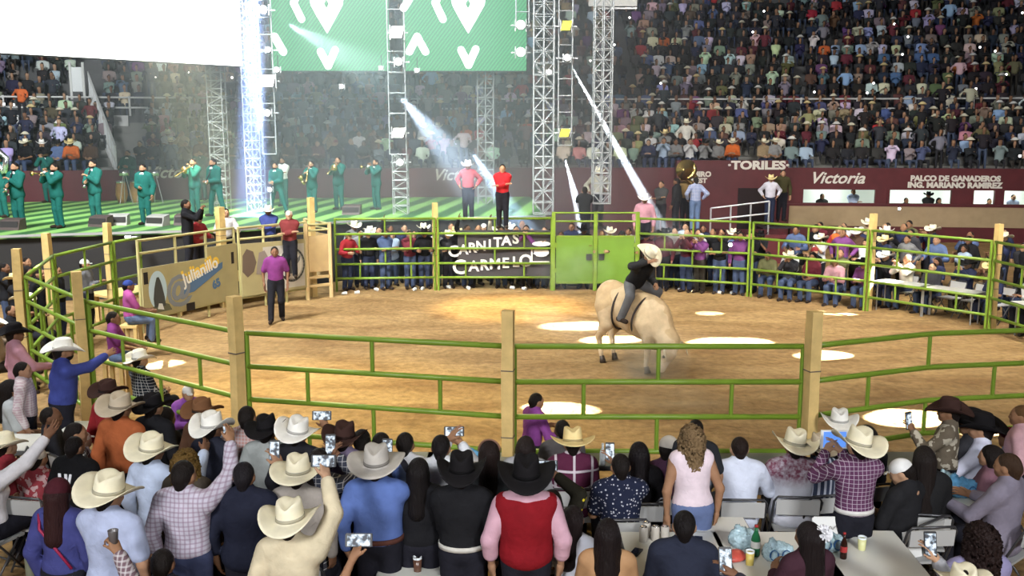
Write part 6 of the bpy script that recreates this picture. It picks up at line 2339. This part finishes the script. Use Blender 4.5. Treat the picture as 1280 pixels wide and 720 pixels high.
def congas():
    for i, (px, lab) in enumerate(((152, 'conga drum nearest the clarinet player'), (168, 'conga drum in the middle of the set'), (184, 'conga drum nearest the sign'))):
        yy = min(at(px, 243, ZS).y, arc_pt(RW, face_deg(px, 230)[0]).y - 1.5)
        q = aty(px, 240, yy)
        t = thing('conga_drum', (q.x, q.y + .1 * i, ZS), lab, 'drum', 'conga drums')
        obj('shell', MB().lathe([(.13, 0), (.21, .28), (.20, .50), (.165, .76)], 18), mat('conga_wood', (.42, .22, .07), .4, 0, .2, 6), t, True)
        obj('rim', MB().lathe([(.172, .70), (.185, .74), (.18, .78), (.16, .785)], 18), SILVER, t, True)
        obj('drumhead', MB().lathe([(.165, .782), (.001, .79)], 18, cap=False), WHITEWASH, t, True)
    for px, lab in ((155, 'left silver timbale above the congas'), (176, 'middle silver timbale above the congas'), (193, 'right silver timbale above the congas')):
        ys = arc_pt(RW, face_deg(px, 230)[0]).y - 1.9
        q = aty(px, 216, ys)
        t = thing('timbale', (q.x, ys, ZS), lab, 'drum', 'silver timbales')
        zz = q.z - ZS
        obj('shell', MB().lathe([(.18, zz - .1), (.18, zz + .1)], 18), SILVER, t, True)
        for a in (0, 2.1, 4.2):
            rod('stand_leg', t, (.25 * math.cos(a), .25 * math.sin(a), 0), (.05 * math.cos(a), .05 * math.sin(a), zz - .1), .012, STEEL, 5)


congas()


# ------------------------------------------------------------------ bull and rider
def bull():
    hide = own_mat('bull_hide', 'print', (.50, .36, .20), rough=.7, scale=1.6, bump=.2, bscale=30)
    bx = Vector((1.88, 17.75, 0))
    a = R(-48)
    u = Vector((math.cos(a), math.sin(a), 0))
    n = Vector((-u.y, u.x, 0))

    def P(f, l, z):
        return u * f + n * l + Vector((0, 0, z))
    Mx = Matrix.Rotation(a, 4, 'Z')

    def E(f, l, z, rf, rl, rz, pitch=0, k=.12):
        return el(P(f, l, z), (rf, rl, rz), Mx @ Matrix.Rotation(R(pitch), 4, 'Y'), k)
    pr = [E(.0, 0, 1.24, .34, .27, .36, 10), E(.42, 0, 1.14, .48, .31, .40, 12), E(.88, 0, 1.02, .42, .30, .42, 20), E(1.12, 0, 1.10, .26, .15, .22, 25),   # hump
          rc(P(1.05, 0, .98), P(1.40, -.04, .66), .27, .20, .12), E(.62, 0, .84, .45, .22, .2, 14),
          rc(P(1.38, -.04, .70), P(1.46, -.10, .46), .17, .13, .08), rc(P(1.44, -.09, .48), P(1.36, -.16, .20), .13, .08, .06), el(P(1.345, -.165, .15), (.075, .08, .06), Mx, .04),
          rc(P(1.30, -.02, .56), P(1.05, 0, .55), .07, .12, .1)]
    for s in (-1, 1):
        pr += [rc(P(-.02, s * .17, 1.12), P(.06, s * .19, .80), .20, .125, .07), rc(P(.06, s * .19, .80), P(-.16, s * .18, .52), .115, .062, .05),
               rc(P(-.16, s * .18, .52), P(-.10, s * .17, .16), .058, .042, .03)]
        pr += [rc(P(1.0, s * .2, .92), P(1.06, s * .2, .55), .16, .085, .06), rc(P(1.06, s * .2, .55), P(1.02, s * .2, .16), .07, .042, .03)]
        pr += [rc(P(1.44, -.06 + s * .13, .60), P(1.42, -.06 + s * .30, .55), .05, .02, .03)]
    g_ = skin_of(pr, .030)
    root = put('bull', geo_mesh('bull', g_), hide, label='pale tan bull bucking with lowered head in the middle of the sand', cat='bull', color=(.58, .44, .27))
    root.location = bx
    dk = mat('hoof_dark', (.05, .035, .025), .5)
    for s in (-1, 1):
        for f, z in ((-.10, .0), (1.02, .0)):
            h = MB()
            h.tube([P(f + .02, s * .17 if f < 0 else s * .2, .155), P(f + .05, s * .17 if f < 0 else s * .2, .03)], [.045, .062], 10)
            obj('hoof', h, dk, root, True)
        hn = MB().tube([P(1.47, -.07 + s * .10, .62), P(1.53, -.08 + s * .24, .62), P(1.60, -.10 + s * .30, .53), P(1.66, -.11 + s * .29, .42)], [.036, .032, .022, .006], 10)
        obj('horn', hn, mat('horn_ivory', (.5, .42, .28), .4), root, True)
        obj('eye', MB().lathe([(.001, -.03), (.022, -.018), (.028, 0), (.022, .018), (.001, .03)], 10, Matrix.Translation(P(1.46, -.12 + s * .125, .42))), EYE_MAT, root, True)
    tl = MB().tube([P(-.32, 0, 1.28), P(-.40, .03, 1.12), P(-.38, .04, .85), P(-.34, .06, .66)], [.04, .032, .022, .018], 8)
    tail = obj('tail', tl, hide, root, True, color=(.50, .36, .2))
    obj('tail_tuft', MB().tube([P(-.34, .06, .68), P(-.36, .07, .52), P(-.37, .08, .40)], [.03, .05, .012], 8), dk, tail, True)
    rp_ = MB()
    for ff, rr_, tilt in ((.30, .40, 8), (.80, .37, 18)):
        pts = [P(ff + math.sin(R(tilt)) * .42 * math.sin(q), .335 * math.cos(q), 1.10 - .06 * (ff > .5) + rr_ * math.sin(q)) for q in np.linspace(0, 2 * math.pi, 26)]
        rp_.tube(pts, .02, 6)
    obj('flank_rope', rp_, mat('rope_dark', (.04, .03, .025), .8), root, True)
    # rider
    fw = u
    yaw = math.degrees(math.atan2(-fw.x, fw.y))
    TPR = dict(pose='sit', pelvis=(0, 0, .52), lean=40, side=10, rh=(.30, .52, .95), lh=(-.02, .46, .55), hand=('open', 'fist'), vest=True, spread=.2, head=(0, -10),
               legs=[[(s * .10, .0, .50), (s * .36, .24, .36), (s * .38, .06, -.02), (s * .40, .20, -.07)] for s in (1, -1)])
    t = template('rider', res=.02, **TPR)
    seat = bx + P(.52, 0, 1.50)
    r = person(t, seat - Vector((0, 0, .46)), yaw, 1.08, shirt=(.03, .03, .032), pants=(.12, .12, .125), vestc=(.012, .012, .013), hat='cream', hatscale=1.1, label='bull rider in black vest, grey chaps and cream hat', hattilt=(-25, 0))
    return bx, u


bull()

# ------------------------------------------------------------------ public in the stands
LOWP = []


def low_geo(kind, res):
    z = .45 if kind != 'up' else .93
    T0 = Vector((0, 0, z))
    tor = [el(T0 + Vector((0, 0, .06)), (.17, .13, .14)), el(T0 + Vector((0, .01, .28)), (.165, .12, .22)), rc(T0 + Vector((-.14, 0, .44)), T0 + Vector((.14, 0, .44)), .07, .07, .05)]
    arms, skin = [], [el(T0 + Vector((0, .02, .66)), (.085, .10, .12)), rc(T0 + Vector((0, 0, .45)), T0 + Vector((0, .01, .6)), .055, .055)]
    tg = {'lap': ((.12, .30, .12), (-.12, .30, .12)), 'film': ((.07, .3, .55), (-.07, .3, .55)), 'fold': ((-.1, .22, .25), (.1, .2, .22)), 'up': ((.26, .05, .03), (-.1, .22, .25)), 'clap': ((.03, .30, .32), (-.03, .30, .32))}[kind]
    for s, h_ in ((1, tg[0]), (-1, tg[1])):
        S = T0 + Vector((s * .19, 0, .43))
        E_, W_ = ik(S, T0 + Vector(h_), .29, .26, (s * .6, -.4, -.7))
        arms += [rc(S, E_, .06, .052), rc(E_, W_, .05, .042)]
        skin.append(rc(W_, W_ + (W_ - E_).normalized() * .10, .042, .035))
    legs = []
    for s in (-1, 1):
        if kind == 'up':
            legs += [rc(T0 + Vector((s * .09, 0, -.02)), Vector((s * .11, .02, .05)), .09, .06)]
        else:
            legs += [rc(T0 + Vector((s * .09, 0, .0)), Vector((s * .13, .42, z + .02)), .09, .07), rc(Vector((s * .13, .42, z + .02)), Vector((s * .13, .40, .05)), .07, .055)]
    hair = [el(T0 + Vector((0, -.015, .70)), (.092, .105, .10)), sub(el(T0 + Vector((0, .12, .62)), (.08, .08, .11)))]
    hat = [el(T0 + Vector((0, .0, .76)), (.20, .23, .022), k=.02), el(T0 + Vector((0, 0, .80)), (.095, .115, .09), k=.02)]
    return {'shirt': skin_of(tor + arms, res), 'skin': skin_of(skin, res), 'pants': skin_of(legs, res * 1.2), 'hair': skin_of(hair, res), 'hat': skin_of(hat, res * .8)}


LOWG = {k: low_geo(k, .088) for k in ('lap', 'film', 'fold', 'up', 'clap')}


def crowd_mesh(name, places, label):
    """hundreds of distant spectators, too many to list: one mesh with a colour per face"""
    Vs, Fs, Cs, o = [], [], [], 0
    for (p, yaw, kind, sc, cols, hat) in places:
        ca, sa = math.cos(R(yaw)) * sc, math.sin(R(yaw)) * sc
        Rm = np.array([[ca, -sa, 0], [sa, ca, 0], [0, 0, sc]])
        for part in ('shirt', 'skin', 'pants', 'hair', 'hat'):
            if part == 'hat' and not hat:
                continue
            if part == 'hair' and hat:
                continue
            v, f = LOWG[kind][part]
            Vs.append(v @ Rm.T + np.array(p))
            Fs.append(f + o)
            o += len(v)
            Cs.append(np.tile(np.array((*cols[part], 1.0), np.float32), (len(f), 1)))
    me = quad_mesh(name, np.concatenate(Vs), np.concatenate(Fs))
    ca_ = me.attributes.new('cloth_colour', 'FLOAT_COLOR', 'FACE')
    ca_.data.foreach_set('color', np.concatenate(Cs).astype(np.float32).ravel())
    m = MATS.get('crowd_cloth')
    if not m:
        m, nt, N, L, b = nodes_of('crowd_cloth')
        at_ = N.new('ShaderNodeAttribute')
        at_.attribute_name = 'cloth_colour'
        L.new(at_.outputs['Color'], b.inputs['Base Color'])
        b.inputs['Roughness'].default_value = .85
        MATS['crowd_cloth'] = m
    o_ = put(name, me, m, label=label, cat='crowd', kind='stuff')
    return o_


PALS = [14, 24, 22, 9, 6, 14, 5, 2, 1, 2, 4, 5, 3, 4, 2, 3]


def rand_cols():
    c = random.choices(PAL, PALS)[0][1]
    hatn = random.choices([None, 'cream', 'white', 'black', 'straw'], [78, 7, 6, 5, 4])[0]
    return {'shirt': tuple(k * random.uniform(.75, 1.25) for k in c), 'skin': random.choice(SKINS), 'pants': random.choice([(.015, .015, .02), (.03, .04, .08), (.05, .07, .12), (.03, .025, .02)]),
            'hair': random.choice([DARK_HAIR, (.02, .012, .01), (.05, .03, .02)]), 'hat': HAT_COL[hatn] if hatn else (0, 0, 0)}, bool(hatn)


def stand_seats(k, upper):
    r = (RR + 1.4 + .75 * k + .32) if upper else (RW + .3 + .75 * k + .42)
    z = (4.85 + .50 * k) if upper else (2.62 + .31 * k)
    n = int(R(37) * r / .56)
    for i in range(n):
        d = -20 + 37 * i / n + random.uniform(-.04, .04)
        yield d, arc_pt(r, d, z)


low_places, seats = [], []
ds_ = face_deg(148, 200, RW + 1)[0]
for k in range(7):
    for d, p in stand_seats(k, False):
        px, py = to_px(p + Vector((0, 0, .7)))
        if not -30 < px < 1310 or abs(d - ds_) < .45 or random.random() < .07:
            continue
        dist = (p - Vector((0, 0, 4.4))).length
        hid = 300 < px < 345 or 470 < px < 800 and k < 2
        seats.append((dist + (100 if hid else 0) + (40 if k > 3 else 0), k, d, p, px))
seats.sort(key=lambda q: q[0])
NIND = max(0, 296 - len(PEOPLE))
for j, (dist, k, d, p, px) in enumerate(seats):
    yaw = math.degrees(math.atan2(-(BC.x - p.x), BC.y - p.y))
    if j < NIND:
        zone = 'behind the band' if px < 330 else ('between lamp ladders' if px < 640 else ('above TORILES' if px < 1000 else 'above box windows'))
        rown = ('lowest row', 'second row', 'third row', 'fourth row', 'fifth row', 'sixth row', 'seventh row')[k]
        stand = random.random() < .12
        zone_person(random.choice(['hang', 'fold', 'film']) if stand else random.choice(SIT), (p.x, p.y, p.z if not stand else p.z), BC + Vector((-3, 0, 0)), rown.replace(' row', ' stand row') + ' ' + zone, s=random.uniform(1.0, 1.1))
    else:
        c, h = rand_cols()
        kind = random.choices(['lap', 'film', 'fold', 'up', 'clap'], [5, 2, 3, 1.6, 2])[0]
        low_places.append((p, yaw + random.uniform(-15, 15), kind, random.uniform(1.02, 1.14), c, h))
crowd_mesh('crowd', low_places, 'rows of small seated spectators filling the lower stand')
up_places = []
dt_ = face_deg(98, 80, RR + 1.5)[0]
for k in range(12):
    for d, p in stand_seats(k, True):
        px, py = to_px(p + Vector((0, 0, .7)))
        if not -40 < px < 1320 or py < -30 or abs(d - dt_) < .4 or random.random() < .13:
            continue
        if abs(px - (800 - 4 * k)) < 7:      # an aisle of steps
            continue
        c, h = rand_cols()
        yaw = math.degrees(math.atan2(-(BC.x - p.x), BC.y - p.y))
        kind = random.choices(['lap', 'film', 'fold', 'up', 'clap'], [6, 2, 3, .8, 2])[0]
        up_places.append((p, yaw + random.uniform(-15, 15), kind, random.uniform(1.05, 1.18), c, h))
crowd_mesh('crowd', up_places, 'rows of tiny seated spectators filling the dark upper stand')

# phone torches in the stands, and one glow added at the tuba bell
TORCH = mat('torch_white', (1, 1, 1), .3, emit=(1, .98, .95), estr=7)
for px, py in ((787, 22), (768, 56), (738, 76), (826, 104), (955, 14), (941, 40), (1118, 30), (1135, 46), (1128, 68), (1225, 59), (1018, 115), (1084, 116), (1092, 104), (1258, 93), (1220, 111), (1278, 16), (1244, 64),
               (17, 131), (194, 97), (235, 90), (290, 97), (5, 130), (852, 211), (913, 306), (1124, 261), (1275, 195)):
    d_ = ray(px, py)
    p = None
    for k in range(700):
        t_ = 24 + k * .05
        q = Vector((d_.x * t_, d_.y * t_, CAM_H + d_.z * t_))
        r_ = math.hypot(q.x - BC.x, q.y - BC.y)
        top_ = 1.55 if r_ < RW else (2.62 + .31 * (r_ - RW - .3) / .75 + .95 if r_ < RR + 1.2 else 4.85 + .50 * (r_ - RR - 1.4) / .75 + 1.0)
        if q.z < top_:
            p = q
            break
    if p is None or py in (211, 306):
        p = aty(px, py, 32.1 if py == 211 else 24.6)  # the ramp one is a glowing disc for the light on the tuba bell
    where = 'upper stand' if py < 124 else ('lower stand' if py < 200 else 'public behind the right fence')
    o = put('phone', PH_BODY, BLACK, label='lit phone torch in the %s' % where, cat='phone', group='lit phone torches in the ' + where)
    z_ = (Vector((0, 0, CAM_H)) - p).normalized()
    o.matrix_basis = Matrix.Translation(p) @ z_.to_track_quat('Z', 'Y').to_matrix().to_4x4()
    obj('torch_lamp', MB().prism([(.05 * math.cos(q * .785), .05 * math.sin(q * .785)) for q in range(8)], .0, .03), TORCH, o)

# litter along the foot of the far fence
lit_ = [(430, 367), (446, 366), (470, 362), (518, 362), (528, 361), (560, 359), (585, 360), (640, 360), (655, 361), (1005, 371), (832, 360), (850, 362), (900, 366), (915, 366)]
for i, (px, py) in enumerate(lit_):
    q = at(px, py, .04)
    t = thing('plastic_cup', (q.x, q.y, .0), 'crumpled white cup lying at the foot of the far fence', 'cup', 'white litter along the far fence', random.uniform(0, 3))
    obj('cup_wall', MB().lathe([(.035, -.06), (.05, .07)], 8, Matrix.Translation((0, 0, .05)) @ Matrix.Rotation(R(90), 4, 'X')), WHITEWASH, t)


# ------------------------------------------------------------------ labels: each person singled out by look, place and order
def finish_labels():
    ords = ['first', 'second', 'third', 'fourth', 'fifth', 'sixth', 'seventh', 'eighth', 'ninth']
    by = {}
    for root, base, _ in PEOPLE:
        if base:
            by.setdefault(base, []).append(root)
    for base, rs in by.items():
        rs.sort(key=lambda r: to_px(r.location)[0])
        if len(rs) == 1:
            rs[0]['label'] = base
        else:
            for i, r in enumerate(rs):
                r['label'] = base + (', leftmost such' if i == 0 else ', rightmost such' if i == len(rs) - 1 else ', %s such from left' % ords[i])


finish_labels()


def order_labels(group):
    os_ = sorted([o for o in COL.objects if o.get('group') == group], key=lambda o: to_px(o.location)[0])
    for i, o in enumerate(os_):
        n = i + 1
        sfx = {1: 'st', 2: 'nd', 3: 'rd'}.get(n if n < 20 else n % 10, 'th')
        o['label'] = o['label'] + (', leftmost of all' if i == 0 else ', rightmost of all' if n == len(os_) else ', %d%s from the left' % (n, sfx))


for g_ in ('lit phone torches in the upper stand', 'lit phone torches in the lower stand', 'lit phone torches in the public behind the right fence', 'white litter along the far fence'):
    order_labels(g_)


# ------------------------------------------------------------------ stage light and haze
spot_light('stage_spot', (-12, 25, 16), at(284, 264, ZS), 12, 90000, (1.0, 1.0, .62), .5, .1)
for px, py, w, c in ((60, 240, 2000, (.85, 1, .95)), (150, 240, 1700, (.85, 1, .95)), (240, 240, 900, (.9, 1, .95)), (400, 235, 1500, (.8, 1, .9)), (600, 240, 1500, (.85, 1, .85))):
    q = at(px, py + 30, ZS)
    spot_light('stage_spot', (q.x * .8, q.y - 9, 11), q + Vector((0, 0, 1)), 30, w * 3, c, .7, .2)


def haze(name, lo, hi, dens, color, label, noise=None, aniso=.3):
    m = bpy.data.materials.new(name)
    m.use_nodes = True
    nt = m.node_tree
    N, L = nt.nodes, nt.links
    N.clear()
    out = N.new('ShaderNodeOutputMaterial')
    v = N.new('ShaderNodeVolumeScatter')
    v.inputs['Color'].default_value = (*color, 1)
    v.inputs['Density'].default_value = dens
    v.inputs['Anisotropy'].default_value = aniso
    L.new(v.outputs[0], out.inputs['Volume'])
    c = [(a + b) / 2 for a, b in zip(lo, hi)]
    s = [b - a for a, b in zip(lo, hi)]
    return put('haze', MB().box(c, s).mesh('haze'), m, label=label, cat='haze', kind='stuff')
for lo_, hi_, de_, la_ in (((-10.6, 26.2, .3), (2.9, 36.6, 10.5), .022, 'thickest smoky haze around the lamp ladders'), ((-11.6, 26.0, .2), (4.0, 36.9, 10.7), .014, 'smoky haze over the middle of the stage'),
                           ((-13.0, 25.8, .15), (5.2, 37.2, 10.9), .008, 'thin smoky haze reaching past the lattice towers'), ((-15.0, 25.6, .1), (7.0, 37.5, 11.1), .005, 'faint outer haze over the whole stage')):
    haze('stage_haze', lo_, hi_, de_, (.9, .95, 1.0), la_)


def puff(p, r, dens, color, label):
    rr = r if isinstance(r, tuple) else (r, r, r)
    m = haze('puff', (-1, -1, -1), (1, 1, 1), dens, color, label)
    nt = m.data.materials[0].node_tree
    N, L = nt.nodes, nt.links
    tc = N.new('ShaderNodeTexCoord')
    gr = N.new('ShaderNodeTexGradient')
    gr.gradient_type = 'SPHERICAL'
    L.new(tc.outputs['Object'], gr.inputs['Vector'])
    nz = N.new('ShaderNodeTexNoise')
    nz.inputs['Scale'].default_value = 1.6
    nz.inputs['Detail'].default_value = 3
    L.new(tc.outputs['Object'], nz.inputs['Vector'])
    mr = N.new('ShaderNodeMapRange')
    mr.inputs['From Min'].default_value = .35
    mr.inputs['From Max'].default_value = .7
    L.new(nz.outputs['Fac'], mr.inputs['Value'])
    m1 = N.new('ShaderNodeMath')
    m1.operation = 'MULTIPLY'
    L.new(gr.outputs['Fac'], m1.inputs[0])
    L.new(mr.outputs[0], m1.inputs[1])
    m2 = N.new('ShaderNodeMath')
    m2.operation = 'MULTIPLY'
    m2.inputs[1].default_value = dens * 4
    L.new(m1.outputs[0], m2.inputs[0])
    L.new(m2.outputs[0], N['Volume Scatter'].inputs['Density'])
    m.location = p
    m.scale = [k * 1.7 for k in rr]
    return m


puff(at(812, 452, .35), (.45, .4, .45), .55, (.85, .72, .5), 'tan dust thrown up under the bull\'s front hooves')
puff(at(848, 502, .1), (.7, .5, .12), .2, (.85, .72, .5), 'low dust trail on the sand in front of the bull')
puff(aty(716, 338, 25.2), (.7, .4, .5), .25, (.8, .9, 1.0), 'bluish smoke puff before the green gate')
puff(aty(834, 298, 24.6), (.4, .3, .4), .4, (.7, .82, 1.0), 'small blue smoke puff right of the gate post')
# narrow show beams made visible by the haze
for a_, b_, cone, w, rad in ((aty(714, 82, 31.5), aty(804, 243, 28.0), 3.2, 700000, .02), (aty(706, 198, 30.4), aty(721, 252, 28.2), 6.0, 60000, .02)):
    spot_light('beam_lamp', a_, b_, cone, w, (.85, .92, 1.0), .2, rad)
spot_light('beam_lamp', aty(590, 190, 33), aty(655, 290, 27.5), 9, 26000, (.50, .72, 1.0), .6, .05)
spot_light('beam_lamp', aty(314, -150, 29.4), aty(316, 240, 29.4), 8, 420000, (.30, .45, 1.0), .7, .10)
spot_light('beam_lamp', aty(326, 168, 29.6), aty(300, -60, 29.8), 24, 30000, (.45, .60, 1.0), .8, .10)
spot_light('beam_lamp', aty(360, 30, 31.5), aty(440, 75, 28), 14, 6000, (.75, 1.0, 1.0), .8, .05)
spot_light('beam_lamp', aty(500, 120, 31), aty(560, 190, 28), 16, 14000, (.65, .8, 1.0), .8, .05)
# added fill spot without a fixture, there to make the haze glow
spot_light('haze_fill', (-4, 24, 19), (-3.5, 31.5, 3.5), 52, 24000, (.78, .96, 1.0), .9, .6)
